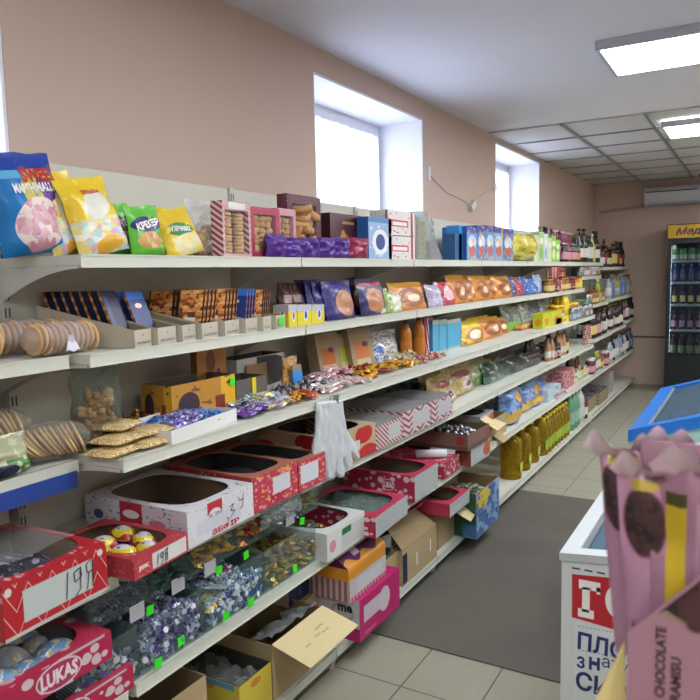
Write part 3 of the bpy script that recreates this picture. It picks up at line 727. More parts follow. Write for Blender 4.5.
for i, (p0, p1, tp, xx, ln) in enumerate(((168, 189, 207, -1.60, .2), (175, 211, 208, -1.545, .3))):
    a, b = YF(p0, xx, z), YF(p1, xx, z)
    pouch('snack_bag', b - a, ZT(tp, xx, (a + b) / 2) - z, .06, cmat(i), ['yellow snack bag half hidden behind its twin', 'crumpled yellow snack bag with a green badge, in front of its twin'][i], 'snack bag', (xx, (a + b) / 2, z), lean=ln, seed=19 + i, roll=-.22,
        words=(('ПЕЧИВО', .014, .45, .53, WPRINT, dict(rz=-.15, bold=.05, fit=(b - a) * .5, hgt=.015)),))
# clear bag with buns / cookies
COOK = [flat('biscuit_a', '#b98b57', .85, var=.12, scale=30), flat('biscuit_b', '#c9a06c', .85, var=.1, scale=30), flat('biscuit_c', '#98683e', .85, var=.15, scale=30), flat('wafer_pale', '#d0ad7a', .85, var=.06, scale=30), flat('wafer_yellow', '#dcc089', .85, var=.05, scale=30)]
def biscuit_mesh(kind, r=.02, t=.006):
    if kind == 'disc': return MB().lathe([(r * .9, 0), (r, t * .3), (r, t * .7), (r * .9, t)], 14)
    if kind == 'finger': return MB().lathe([(.002, -r * 2), (r * .5, -r * 1.7), (r * .55, 0), (r * .5, r * 1.7), (.002, r * 2)], 8, axis='x')
    return MB().surf(lambda u, v: (r * math.cos(2 * PI * u) * math.sin(PI * v), r * .8 * math.sin(2 * PI * u) * math.sin(PI * v), r * .6 * math.cos(PI * v) + r * .12 * math.sin(7 * u)), 9, 6)
_BM = {}
def bisc(parent, kind, mi, loc, rot, r=.02, t=.006, name='biscuit'):
    k = (kind, mi, r, t)
    if k not in _BM: _BM[k] = biscuit_mesh(kind, r, t).mesh('biscuit', COOK[mi])
    o = bpy.data.objects.new(name, _BM[k]); COL.objects.link(o); o.parent = parent; o.location = loc; o.rotation_euler = rot; return o
def clear_bag(name, w_, h, d, label, cat, loc, content, fill, film=FILM, rz=RZ, lean=0, seed=1, n=26, r=.02, wrap=None):
    t = thing(name, label, cat, loc, rz, None, -lean); F = pfun(w_, h, d, seed, .45, .1)
    part('film', MB().surf(F(-1), 14, 16).surf(F(1), 14, 16, flip=True), film, t)
    for i in range(n):
        u = R_.uniform(.26, .74); v = .03 + (i / n) * fill; dd = R_.uniform(.38, .62)
        bisc(t, content, R_.randrange(3), ((u - .5) * w_, d * dd, v * h + r * .4), (R_.uniform(-.8, .8), R_.uniform(-.8, .8), R_.uniform(0, 6)), r)
    return t
x, a, b, ym, h, z = span(197, 230, 200, 1, -1.60)
clear_bag('cookie_bag', b - a, h, .09, 'crinkled clear bag of small brown biscuits on the top shelf', 'cookie bag', (x, ym, z + .001), 'lump', .45, n=30, r=.022)
# striped pack of round cookies in two stacks
x, a, b, ym, h, z = span(224, 252, 202, 1, -1.55)
t = thing('cookie_pack', 'red and white striped clear pack showing two stacks of round cookies', 'cookie pack', (x, ym, z + .001), RZ)
wq = b - a; ST = art('candy_stripe', '#d9cfcb', [(('stripe', 1.5, 9, .5), '#a3283a')], .4)
part('striped_edge', MB().box(-wq / 2, -wq / 2 + .012, 0, .05, 0, h).box(wq / 2 - .012, wq / 2, 0, .05, 0, h).box(-wq / 2 + .012, wq / 2 - .012, 0, .05, h - .03, h).box(-wq / 2 + .012, wq / 2 - .012, 0, .05, 0, .014), ST, t)
part('title_card', MB().box(-wq * .3, wq * .3, -.002, 0, h - .026, h - .004), CARDW, t); part('film', MB().quad([(-wq / 2 + .012, .001, .014), (wq / 2 - .012, .001, .014), (wq / 2 - .012, .001, h - .03), (-wq / 2 + .012, .001, h - .03)]), WFILM, t)
part('back_card', MB().box(-wq / 2 + .012, wq / 2 - .012, .046, .0495, .014, h - .03), flat('maroon_card', '#6e3a31', .6), t)
for c in (-1, 1):
    for k in range(11): bisc(t, 'disc', 1, (c * wq * .21, .025, .016 + k * (h - .05) / 11.2), (R_.uniform(-.15, .15), R_.uniform(-.1, .1), 0), min(.021, wq * .2), (h - .05) / 12, 'cookie')
# windowed cookie cartons
def winbox(px0, px1, top, xx, base, label, name='cookie_box', cols=('#c79f70', '#dbc39a', '#a97a4c'), dp=.05, sc=7, trim='#e3cfd2', cont=True, rnd=True):
    x, a, b, ym, h, z = span(px0, px1, top, 1, xx)
    w_ = b - a; t = thing(name, label, 'cookie box', (x, ym, z + .001), RZ)
    base = art(label[:14] + '_card', base, [(('dot', 14, 16, .16, .6), trim)], .45)
    fr_ = MB(); bw = w_ * .14; 
    fr_.box(-w_ / 2, -w_ / 2 + bw, 0, dp, 0, h).box(w_ / 2 - bw, w_ / 2, 0, dp, 0, h).box(-w_ / 2 + bw, w_ / 2 - bw, 0, dp, 0, h * .12).box(-w_ / 2 + bw, w_ / 2 - bw, 0, dp, h * .86, h).box(-w_ / 2 + bw, w_ / 2 - bw, dp * .8, dp, h * .12, h * .86)
    part('carton', fr_, base, t); part('window_film', MB().quad([(-w_ / 2 + bw, .001, h * .12), (w_ / 2 - bw, .001, h * .12), (w_ / 2 - bw, .001, h * .86), (-w_ / 2 + bw, .001, h * .86)]), WFILM, t)
    k = 0
    for j in range(6):
        for i in range(3):
            bisc(t, 'lump' if rnd else 'finger', R_.randrange(2), ((i - 1) * w_ * .22, dp * .45, h * (.2 + .115 * j)), (R_.uniform(-1, 1), R_.uniform(-1, 1), R_.uniform(0, 6)), w_ * .13, name='cookie')
    return t
winbox(251, 281, 208, -1.555, '#a52f4c', 'crimson carton with white dots and a window of assorted cookies')
winbox(279, 297, 209, -1.60, '#c98f98', 'pink and white cookie carton behind the purple wafers')
winbox(289, 322, 196, -1.62, '#5b2337', 'tall dark purple carton with a window of twisted biscuits', rnd=False)
# row of crinkled purple packs + one crimson
PUR = flat('purple_foil', '#4e2584', .3, metal=.2, var=.25, scale=18, bump=.5); CRM = flat('crimson_foil', '#8e1f45', .3, metal=.2, var=.2, scale=18, bump=.5)
px = [272, 289, 306, 322, 338, 352, 371]
for i in range(6):
    x, a, b, ym, h, z = span(px[i], px[i + 1] + 1, 238 if i else 234, 1, -1.50)
    lab_ = ('%s crinkled purple wafer pack from the left in the row at the top shelf edge' % ORD[i]) if i < 5 else 'crimson wafer pack ending the row of purple packs'
    pouch('wafer_pack', (b - a), h, .055, PUR if i < 5 else CRM, lab_, 'wafer pack', (x, ym, z + .001), seed=30 + i, fat=.75, neck=.02, lean=-.05, n=(12, 12))
on('box', 'chocolate_box', 331, 369, 215, 1, [art('maroon_front', '#4b2130', [(('ell', .35, .4, .14, .18), '#a8642d'), (('ell', .32, .45, .06, .2), '#c9893d'), (('ell', .8, .45, .13, .12), '#84424e'), (('rect', .3, .78, .6, .84), '#a8824e')], .35), flat('maroon_side', '#38161f', .4)],
   'dark maroon chocolate box with golden picture on the top shelf', 'chocolate box', d=.05, xf=-1.60)
on('box', 'chocolate_box', 369, 392, 218, 1, [art('bluewin', '#8fb2d6', [(('dot', 6, 8, .3, 1), '#c7d8e8'), (('ell', .5, .42, .34, .3), '#e6ebf0'), (('ell', .5, .42, .2, .19), '#244a8e'), (('rect', 0, .88, 1, 1), '#3f7fb8')], .35), flat('blue_side', '#2a5c9c', .4)],
   'pale blue gift box with a round dark blue centre', 'gift box', d=.06, xf=-1.53)
wf = lambda i: art('berry_white_%d' % i, '#d9d6d2', [(('dot', 9, 7, .22, 1), ['#3c8a44', '#b02a35'][i]), (('rect', .1, .35, .75, .62), '#c23a40'), (('rect', .15, .40, .7, .55), '#e7e2df'), (('rect', .84, 0, .93, 1), '#a82634')], .4)
for i, (t0, zz) in enumerate(((236, 0), (211, 1))):
    x, a, b, ym, h, z = span(389, 415, 236, 1, -1.53)
    if i: h = ZT(211, x, ym) - z - h; z = z + ZT(236, x, ym) - z + .001
    boxp('berry_box', b - a, .10, h - .003, [wf(i), wf(i)], ['white box with red and green prints, lower one of the pair', 'white box with red and green prints, stacked on its twin'][i], 'tea box', (x, ym, z + .001))
# tall leaning clear pack (wedge) with dried content
x, a, b, ym, h, z = span(416, 443, 213, 1, -1.53)
t = thing('gift_pack', 'tall leaning clear triangular gift pack with lilac bottom', 'gift pack', (x, ym, z + .001), RZ)
m = MB(); wq = b - a
m.slab([(-wq * .5, 0, 0), (wq * .5, 0, 0), (-wq * .1, 0, h), (-wq * .36, 0, h)], (0, .07, 0))
part('film', m, clear('gift_film', '#e8eeec', .25, .15, '#b9c0be', .4), t)
part('contents', MB().surf(lambda u, v: (-wq * .34 + wq * .32 * u + (-.02) * v, .014 + .02 * math.sin(PI * u), .01 + h * .78 * v), 8, 12), art('dried_mix', '#b79c6a', [(('noise', 9, 18, .5), '#8f9a55'), (('noise', 14, 20, .6, 3), '#d8c9a0')], .8), t)
part('lilac_card', MB().slab([(wq * .05, .006, .004), (wq * .44, .006, .004), (wq * .26, .006, h * .4), (wq * .02, .006, h * .4)], (0, .05, 0)), flat('lilac_card', '#8d6486', .5), t)
# blue cereal boxes
blu = [(455, 462, 234, '#1d4f7c', 'plain dark teal box at the left end of the blue boxes'), (459, 468, 226, '#2a86bd', 'bright cyan box behind the printed blue boxes'), (467, 478, 227, 1, ''), (477, 487, 226, 2, ''), (486, 495, 226, 1, ''), (494, 504, 227, 3, ''), (503, 514, 229, 2, '')]
CB = lambda k: art('cereal_%d' % k, ['', '#5f93c9', '#4479bd', '#6f9ed0'][k], [(('rect', 0, .82, 1, 1), '#3a3f98'), (('ell', .5, .55, .38, .2), '#b8cfe6'), (('noise', 4, 6, .56, k), '#d0b14c'), (('ell', .5, .3, .3, .16), '#b35f5a'), (('ell', .4, .5, .14, .1), '#e8ddc8')], .4)
n_ = 0
for p0, p1, tp, c, l in blu:
    if isinstance(c, str): on('box', 'cereal_box', p0, p1, tp, 1, flat('teal_' + c[1:], c, .4), l, 'cereal box', d=.08, xf=-1.55)
    else:
        on('box', 'cereal_box', p0, p1 - .6, tp, 1, [CB(c), flat('cereal_side', '#2e63a8', .4)], '%s printed blue cereal box from the left on the top shelf' % ORD[n_], 'cereal box', d=.16, xf=-1.52); n_ += 1
# yellow cellophane ball
x, a, b, ym, h, z = span(512, 535, 232, 1, -1.55)
ym_ = art('cello_yellow', '#c3b433', [(('noise', 8, 8, .5), '#e2d86a'), (('noise', 12, 12, .6, 4), '#5d7d2c')], .2, .5, .6)
t = thing('gift_bag', 'round yellow cellophane gift bag on the top shelf', 'gift bag', (x - .07, ym, z + .001), RZ)
R0 = (b - a) / 2 * .98
part('wrapper', MB().surf(lambda u, v: (R0 * math.sin(PI * v) ** .7 * math.cos(2 * PI * u) * (1 + .05 * math.sin(u * 50)), R0 * .5 * math.sin(PI * v) ** .7 * math.sin(2 * PI * u) * (1 + .05 * math.sin(u * 50)), h / 2 * (1 - math.cos(PI * v))), 40, 14), ym_, t)
# white / green drink cartons
DC = [art('drink_%d' % k, c, [(('ell', .5, .3, .4, .2), c2), (('rect', .1, .6, .9, .8), '#e5e3d2')], .4) for k, (c, c2) in enumerate((('#c3cfae', '#d8cf9a'), ('#a9c98f', '#7fae58'), ('#c9d6d8', '#8ab0c4'), ('#7fbf3c', '#d8dfb0')))]
for k, (p0, p1, tp, mi) in enumerate(((534, 539, 235, 0), (539, 544, 232, 1), (544, 548, 234, 2), (548, 552, 238, 0), (552, 556, 236, 3), (556, 560, 240, 3))):
    on('box', 'juice_carton', p0, p1 - .3, tp, 1, DC[mi], '%s pale green or white carton from the left, between the yellow ball and the bottles' % ORD[k], 'carton', d=.07, xf=-1.52)
# bottles at the far end of the top shelf
GD = flat('glass_dark', '#1a1712', .12); GG = flat('glass_green', '#1f3a20', .12); GP = flat('rose_wine', '#8f3458', .15); GW = flat('white_wine', '#b9ad74', .15); GB = flat('glass_brown', '#3a1c0d', .12); GC = clear('glass_water', '#dfe8ee', .12, .05, '#8ea0aa', crinkle=0)
LP = flat('label_pink', '#b98699', .6); LWt = flat('label_white', '#c9c6bd', .6); LY = flat('label_cream', '#c8b56f', .6); LO = flat('label_orange', '#b8804c', .6); LBl = flat('label_blue', '#456a9c', .6); LR = flat('label_red', '#8f2f35', .6)
GOLD = flat('foil_gold', '#9a7c35', .35, metal=.6); BLKC = flat('cap_black', '#141414', .4); REDC = flat('cap_red', '#8f1d22', .4); WCAP = flat('cap_white', '#cfcfcf', .4)
def brow(name, kind, g, lab_, cap, n, x, y0, step, z, label, cat='bottle', s=1.0, one=True, lab=(.18, .5)):
    if n < 2: label = label.replace('s ', ' ', 1) if False else label
    p = bottle(name, kind, g, lab_, cap, label, cat, (x, y0, z + .001), s, lab, label if n > 1 else None, one)
    for k in range(1, n): dup(p, loc=(x + R_.uniform(-.004, .004), y0 + step * k, z + .001))
    return p
z = SURF[1]
yy = [YF(p, -1.53, z) for p in (560, 570, 580, 587, 594, 603)]
SMALL = [('beer', GD, LO, GOLD, .74, 'small orange-labelled bottle'), ('beer', GD, LP, WCAP, .74, 'small pink-labelled bottle'), ('beer', GD, LWt, BLKC, .74, 'small white-labelled bottle'), ('beer', GP, LP, GOLD, .76, 'small rosy bottle')]
TALL = [('wine', GD, LP, REDC, 1.0, 'tall dark red-capped bottle'), ('wine', GP, LP, WCAP, .98, 'tall rose wine bottle'), ('wine', GW, LWt, GOLD, 1.0, 'tall pale yellow wine bottle'), ('champ', GG, LY, GOLD, 1.02, 'green sparkling wine bottle'), ('wine', GD, LWt, BLKC, 1.03, 'tall dark white-labelled bottle')]
CHMP = [('champ', GG, LY, GOLD, 1.0, 'green sparkling wine bottle'), ('champ', GW, LY, WCAP, .98, 'pale sparkling wine bottle'), ('champ', GD, LWt, BLKC, 1.1, 'large black sparkling wine bottle'), ('wine', GG, LWt, GOLD, .95, 'green wine bottle')]
BRAN = [('wine', GB, LY, GOLD, .95, 'brown brandy bottle'), ('wine', GD, LR, BLKC, 1.05, 'dark red-labelled bottle'), ('vodka', GB, LWt, GOLD, .95, 'brown short bottle'), ('vodka', GD, LY, BLKC, .8, 'squat dark bottle')]

def mixrow(name, x, y0, y1, step, z, kinds, label, cat='bottle', group=None):
    """a row of differently dressed bottles; kinds = (shape, glass, label paper, cap, size, word)"""
    P = {}; y = y0; i = 0; run = 0; k = 0
    while y < y1:
        if run == 0: k = (k + 1 + R_.randrange(len(kinds) - 1)) % len(kinds); run = R_.choice((1, 2, 2, 3))
        sh, g, lb, cp, s, wd = kinds[k]; lab_ = '%s %s' % (wd, label)
        loc = (x + R_.uniform(-.012, .012), y, z + .001)
        if k not in P: P[k] = bottle(name, sh, g, lb, cp, lab_, cat, loc, s, (.15, R_.choice((.42, .5, .55))), lab_, True, rz=R_.uniform(-.4, .4))
        else: dup(P[k], loc=loc, rz=R_.uniform(-.4, .4))
        y += step * s; run -= 1; i += 1

mixrow('small_wine_bottle', -1.51, yy[0] + .05, 7.15, .078, SURF[1], SMALL, 'in the front row at the far end of the top shelf')
mixrow('wine_bottle', -1.64, yy[0] - .25, 7.15, .11, SURF[1], TALL, 'in the rear row of the top shelf')
mixrow('sparkling_wine_bottle', -1.54, 7.27, 8.15, .105, SURF[1], CHMP, 'on top of the first far bay')
mixrow('sparkling_wine_bottle', -1.67, 7.3, 8.15, .13, SURF[1], CHMP + TALL[:2], 'in the rear row on top of the first far bay')
mixrow('brandy_bottle', -1.54, 8.28, 9.9, .10, 1.565, BRAN, 'on the lower top shelf near the back wall')
mixrow('brandy_bottle', -1.67, 8.3, 9.0, .12, 1.565, BRAN + CHMP[:1], 'in the rear row near the back wall')
def fr(pl, pr, top, z):
    """front bottom edge seen from pixel pl to pr on height z -> (centre, rz, width, height)"""
    A, B = onz(*pl, z), onz(*pr, z); d = B - A; h = ZT(top, A.x, A.y) - z
    return (A + B) / 2 + Vector((0, 0, .001)), math.atan2(d.y, d.x), d.length, h
def bare(name, mb, mats, label, cat, loc, rz=RZ, group=None): 
    t = thing(name, label, cat, loc, rz, group); return t, part('carton', mb, mats, t)
# ================================================================== SECOND SHELF: chocolate trays
z2 = SURF[2]; xf = -1.475
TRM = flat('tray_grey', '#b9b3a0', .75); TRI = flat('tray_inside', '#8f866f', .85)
NUT = art('nut_bar', '#2a1a1e', [(('rect', .06, 0, .94, 1), ('vor', 5, 13, ['#c98242', '#8a4a26', '#e0ae68', '#5f2f1e', '#cf9050'])), (('rect', .3, .3, .7, .42), '#dcd3c4')], .4)
BLU = art('blue_bar', '#16306f', [(('rect', 0, .85, 1, 1), '#2c65b8'), (('ell', .5, .72, .2, .05), '#d8c9b0')], .35)
NAV = art('navy_bar', '#121c3e', [(('rect', .1, .1, .3, .9), '#2b3c6c')], .35); CRE = art('cream_bar', '#c9bf96', [(('ell', .4, .7, .16, .08), '#3a2416'), (('ell', .6, .45, .16, .08), '#3a2416')], .4)
DRK = art('dark_bar', '#2b2024', [(('rect', .2, .1, .5, .9), '#8a6a4a'), (('rect', .5, .3, .8, .6), '#b9a894')], .35); BRS = art('bar_side', '#7a4a2c', [(('stripe', 0, 6, .4), '#c08a52')], .5)
fronts = [132, 155, 180, 199, 222, 243, 261, 274, 288]
conts = [('navy', NAV, 7, .165, 'dark blue'), ('blue', BLU, 8, .16, 'deep blue'), ('cream', CRE, 3, .155, 'cream dotted'), ('nut', NUT, 11, .16, 'brown nut-pattern'), ('nut', NUT, 11, .16, 'brown nut-pattern'), ('blue', BLU, 4, .155, 'bright blue'), ('nut', NUT, 5, .15, 'brown nut-pattern'), (None, None, 0, 0, '')]
print_word = 'MILLENNIUM'
for i in range(8):
    ya, yb = YF(fronts[i] + .6, xf, z2), YF(fronts[i + 1] - .6, xf, z2); w_ = yb - ya - .003; ym = (ya + yb) / 2; dp = .325
    nm, mt, n, bh, dsc = conts[i]; TA = .2; TQ = lambda d, s_, ym=ym: (xf - d * math.cos(TA) - s_ * math.sin(TA), ym - d * math.sin(TA) + s_ * math.cos(TA), z2 + .006)
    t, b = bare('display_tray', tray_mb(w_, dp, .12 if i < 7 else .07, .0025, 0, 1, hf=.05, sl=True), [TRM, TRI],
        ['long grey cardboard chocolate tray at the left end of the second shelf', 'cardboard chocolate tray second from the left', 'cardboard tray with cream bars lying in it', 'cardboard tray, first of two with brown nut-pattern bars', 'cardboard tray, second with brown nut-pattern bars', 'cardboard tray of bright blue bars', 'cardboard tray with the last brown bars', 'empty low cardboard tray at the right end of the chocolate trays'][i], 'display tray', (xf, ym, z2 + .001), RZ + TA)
    text(b, print_word, .006, (0, -.001, .013), BPRINT, fit=w_ * .75, hgt=.007); text(b, '*', .01, (0, -.001, .032), BPRINT, bold=.05)
    if i == 0: text(b, '*', .045, (-w_ / 2 - .001, .20, .055), BPRINT, face='l', bold=.03)
    if not n: continue
    if i in (3, 4, 5, 6):
        lab_ = '%s chocolate bar standing on its long edge side by side in the %s tray' % (dsc, ORD[i]); g_ = '%s bars in the %s tray' % (dsc, ORD[i]); first = None
        for c_ in range(2):
            for k in range(4):
                loc = TQ(.055 + .11 * c_, -w_ / 2 + .006 + k * w_ * .24)
                if first is None:
                    first = boxp('chocolate_bar', .085, .008, bh, [mt, BRS], lab_, 'chocolate bar', loc, 0, g_, lean=0); first.rotation_euler = (-.42, 0, .42)
                    first.location.x -= .0
                else: dup(first, loc=loc)
        continue
    yy0 = .09 if n < 6 else .05; st = (.30 - yy0) / max(n, 1) * .88
    pr = boxp('chocolate_bar', w_ * .88, .009, bh, [mt, BRS], '%s chocolate bar leaning in the %s tray' % (dsc, ORD[i]), 'chocolate bar', TQ(yy0, 0), RZ + TA, group='%s bars in the %s tray' % (dsc, ORD[i]), lean=.38 if nm != 'cream' else .9)
    for k in range(1, n): dup(pr, loc=TQ(yy0 + st * k * (1 if nm != 'cream' else .6), 0))
tag_card((-1.463, YF(282, -1.46, z2 + .03), z2 + .03), 'neon green price tag on the last chocolate tray', ry=0)
bx = art('yellow_pack', '#d7c92f', [(('ell', .6, .5, .16, .3), '#e8e8ee'), (('ell', .6, .5, .1, .2), '#2a4fae'), (('rect', 0, .7, 1, 1), '#b7b7c9')], .4)
for i, (p0, p1) in enumerate(((289, 298), (298, 312), (312, 325))):
    on('box', 'tea_packet', p0, p1 - .5, 305, 2, [bx, bx], ['small yellow packet next to the green-tagged tray', 'second small yellow packet with a blue round mark', 'third small yellow packet with a blue round mark, touching the purple biscuits'][i], 'packet', d=.07, xf=-1.49)
for i, (p0, p1) in enumerate(((284, 296), (294, 306))):
    on('pouch', 'chocolate_pouch', p0, p1, 283, 2, art('darkred_pouch', '#4a1520', [(('rect', .2, .5, .8, .7), '#b9a09c')], .4, .12, .35), ['dark red pouch standing behind the yellow packets', 'second dark red pouch behind the yellow packets'][i], 'pouch', d=.05, xf=-1.62)
PB = art('biscuit_purple', '#2b2272', [(('ell', .55, .42, .32, .34), '#c08a5c'), (('ell', .55, .42, .24, .28), '#a86f44'), (('rect', 0, .0, 1, .07), '#191550')], .38, .15, .3)
PB2 = art('biscuit_navy', '#22235c', [(('ell', .5, .4, .36, .34), '#b0744a'), (('rect', .1, .8, .9, .88), '#c83a40'), (('ell', .8, .1, .15, .07), '#d8d8e4')], .38, .15, .3)
for i, (p0, p1, tp, xx, mt) in enumerate(((307, 320, 278, -1.60, PB), (316, 330, 278, -1.56, PB), (324, 340, 279, -1.53, PB), (333, 361, 279, -1.50, PB), (356, 370, 276, -1.60, PB2), (367, 391, 277, -1.50, PB2))):
    on('pouch', 'biscuit_pack', p0, p1, tp, 2, mt, '%s purple biscuit pack from the left on the second shelf' % ORD[i], 'biscuit pack', d=.06, xf=xx, lean=.18, n=(10, 12))
mix = [(389, 398, 286, '#8fa85a', 'small green and white sachet', -1.50), (395, 406, 290, '#c9cdb4', 'pale sachet leaning on the bagels', -1.49), (398, 432, 280, 'bag', 'large round orange pack of bagel rings', -1.52), (425, 436, 281, '#b23038', 'red shiny pack behind the bagels', -1.60),
       (434, 447, 283, '#a9a3c0', 'lilac sweets pack', -1.50), (444, 460, 280, 'red', 'pink and red sweets pack', -1.51)]
BG = art('bagel', '#c9822c', [(('ell', .5, .45, .4, .36), '#b56c24'), (('ring', .5, .45, .3, .26, .25), '#8a4d1a'), (('ell', .55, .42, .17, .14), '#e2d2b2'), (('rect', 0, .85, 1, 1), '#d9a53c')], .4, .12, .3)
RDP = art('pink_red', '#a92846', [(('ell', .5, .5, .3, .3), '#d8b0b8'), (('noise', 6, 6, .6), '#e2d6d2')], .4, .12, .35)
for p0, p1, tp, c, l, xx in mix:
    mt = BG if c == 'bag' else RDP if c == 'red' else art('mix' + c[1:], c, [(('noise', 6, 7, .58), '#e4e2d4')], .4, .12, .35)
    on('pouch', 'sweets_pack', p0, p1, tp, 2, mt, l + ' on the second shelf', 'pack', d=.06, xf=xx, lean=.25, fat=.6, n=(10, 12))
xs = [459, 470, 481, 492, 502, 514]
for i in range(5):
    on('pouch', 'croissant_pack', xs[i] - 2, xs[i + 1] + 3, 273 + i * .3, 2, BG, '%s orange pastry pack from the left on the second shelf' % ORD[i], 'pastry pack', d=.08, xf=-1.51 - (i % 2) * .03, lean=.22, fat=.55, n=(10, 12))
for i, (p0, p1, c, tp) in enumerate(((511, 519, '#21407f', 276), (517, 526, '#a9323c', 277), (524, 531, '#2b4fa0', 276), (530, 541, '#2f6db5', 278), (538, 545, '#8fa0b5', 274))):
    on('pouch', 'napkin_pack', p0, p1, tp, 2, art('nap' + c[1:], c, [(('noise', 5, 6, .6), '#cfd6e0')], .35, .2), ['dark blue pack right of the pastry packs', 'red pack right of the pastry packs', 'blue pack beside the red one', 'broad mid-blue pack', 'grey-blue pack beside the jars'][i] + ' on the second shelf', 'pack', d=.07, xf=-1.52, lean=.1)
JR = art('jar_red', '#8f3038', [(('stripe', 3, 0, .4), '#d8c4b8'), (('rect', 0, .2, 1, .3), '#d9b53c')], .35)
JARS = [('jar', flat('jar_dark', '#5a2a22', .2), JR, REDC, .95, 'red and white labelled jar'), ('jar', flat('jar_amber', '#8f5a24', .2), LY, GOLD, .95, 'amber jar'), ('jar', flat('jar_green', '#4f5a2a', .2), LWt, WCAP, .9, 'green jar'), ('can', JR, JR, CHROME, .85, 'red tin')]
mixrow('conserve_jar', -1.50, YF(545, -1.5, z2) + .03, 6.85, .08, z2, JARS, 'in the front row at the end of the second shelf', 'jar')
mixrow('conserve_jar', -1.60, YF(545, -1.5, z2) - .2, 6.9, .085, z2, JARS, 'in the rear row at the end of the second shelf', 'jar')
mixrow('conserve_jar', -1.50, YF(549, -1.5, z2) + .05, 6.4, .085, z2 + .112, JARS[:1] + JARS[3:], 'stacked on the jars of the second shelf', 'jar')
YJ = [('jar', flat('mustard', '#c9b022', .4), flat('label_y2', '#ddc92c', .5), REDC, 1.05, 'yellow jar'), ('jar', flat('jar_orange', '#b9742a', .3), LY, REDC, .95, 'orange jar')]
mixrow('yellow_jar', -1.50, 6.88, 7.12, .09, z2, YJ, 'at the right end of the second shelf', 'jar')

# ================================================================== THIRD SHELF
z3 = SURF[3]
# bag of cookies, brittle
clear_bag('cookie_bag', .155, .255, .10, 'tall crinkled clear bag of cookies at the left end of the third shelf', 'cookie bag', (-1.50, 1.285, z3 + .001), 'finger', .50, n=60, r=.017, seed=4, film=clear('grey_film', '#dfe6e0', .08, .08, '#9aa59c', .9, cap=.35))
BR = art('brittle', '#bda373', [(('noise', 40, 30, .5), '#d9c284'), (('dot', 30, 24, .5, 1), '#8a6530'), (('dot', 22, 18, .4, 1), '#e4d3a0')], .55, .1, .35)
for i, (x, y, zz, r) in enumerate(((-1.43, 1.225, 0, .1), (-1.42, 1.34, 0, -.05), (-1.50, 1.37, 0, .2), (-1.45, 1.26, .0225, .15), (-1.45, 1.37, .0225, -.1), (-1.50, 1.31, .045, .3))):
    m = MB().surf(lambda u, v: ((u - .5) * .12, (v - .5) * .10, .011 + .011 * (max(0, math.sin(PI * u)) * max(0, math.sin(PI * v))) ** .25), 10, 8).surf(lambda u, v: ((u - .5) * .12, (v - .5) * .10, .011 - .0108 * (max(0, math.sin(PI * u)) * max(0, math.sin(PI * v))) ** .25), 10, 8, flip=True)
    solo('peanut_brittle', m, BR, ['flat peanut brittle bar at the shelf corner', 'flat peanut brittle bar, bottom layer nearest the white tray', 'peanut brittle bar at the back of the bottom layer', 'peanut brittle bar in the second layer, left one', 'peanut brittle bar in the second layer, right one', 'topmost peanut brittle bar of the pile'][i], 'peanut brittle', None, (x, y, z3 + .001 + zz), PI / 2 + r)
# white tray of blue sweets
c, rz, w_, h = fr((172, 446), (237, 421), 433, z3)
t, b = bare('sweets_tray', tray_mb(w_, .20, h + .004, .0025, 0, 0), [CARDW], 'low white cardboard tray of blue wrapped sweets on the third shelf', 'tray', c, rz)
heap('bluesweet', ['#1f4fb0', '#2fa0d8', '#4a2a8a', '#c8c8e4'], (c.x - .18, c.x - .02, c.y - w_ / 2 + .03, c.y + w_ / 2 - .02), z3 + .004, .035, 44, 'blue or violet wrapped sweet in the low white tray', group='sweets in the white tray', kind=1, l=.05, r=.011, name='foil_sweet')
heap('brownsweet', ['#3a2020', '#c9a22c', '#6e1f2c', '#2a1a18'], (-1.72, -1.60, 1.42, 1.85), z3, .03, 36, 'brown and gold wrapped sweet loose behind the white tray', group='loose sweets behind the white tray', kind=0, name='toffee')
# long dividing cardboard sheet, grey tray behind
solo('cardboard_divider', MB().box(-1.595, -1.59, 1.26, 1.9, z3 + .001, z3 + .035), flat('divider_grey', '#8a8b86', .7), 'long low grey cardboard strip behind the sweets', 'divider')
# yellow carton with brown words
YC = art('carton_yellow', '#d9a81f', [(('rect', 0, 0, .76, 1), '#b5832c'), (('ell', .25, .42, .16, .34), '#3a2a35'), (('noise', 4, 4, .62), '#7a4a2a'), (('rect', .66, .1, .82, .5), '#7a2c22')], .5)
x, a, b_, ym, h, z = span(173, 236, 380, 3, -1.535); w_ = b_ - a; c = Vector((x, ym, z + .001)); rz = RZ
t, b = bare('sweets_carton', tray_mb(w_, .13, h, .003, 0, 1, mf=0), [YC, flat('carton_grey', '#5d5850', .8)], 'yellow open sweets carton with dark lettering on the third shelf', 'carton', c, rz)
text(b, 'тімі', .028, (-w_ * .16, -.0012, .028), BPRINT, bold=.05, shear=.2); tag_card((c.x + .004, c.y + w_ * .44, c.z + h * .8), 'round neon green price tag on the yellow sweets carton')
x, a, b_, ym, h, z = span(237, 267, 378, 3, -1.55)
t, b = bare('sweets_carton', tray_mb(b_ - a, .12, h, .003, 0, 0), [flat('carton_grey', '#5d5850', .8)], 'dark grey carton with a yellow strip, right of the yellow carton', 'carton', (x, ym, z + .001))
part('yellow_strip', MB().box(0, .022, -.003, -.0005, .0, h), flat('flap_yellow', '#d9c21f', .5), b)
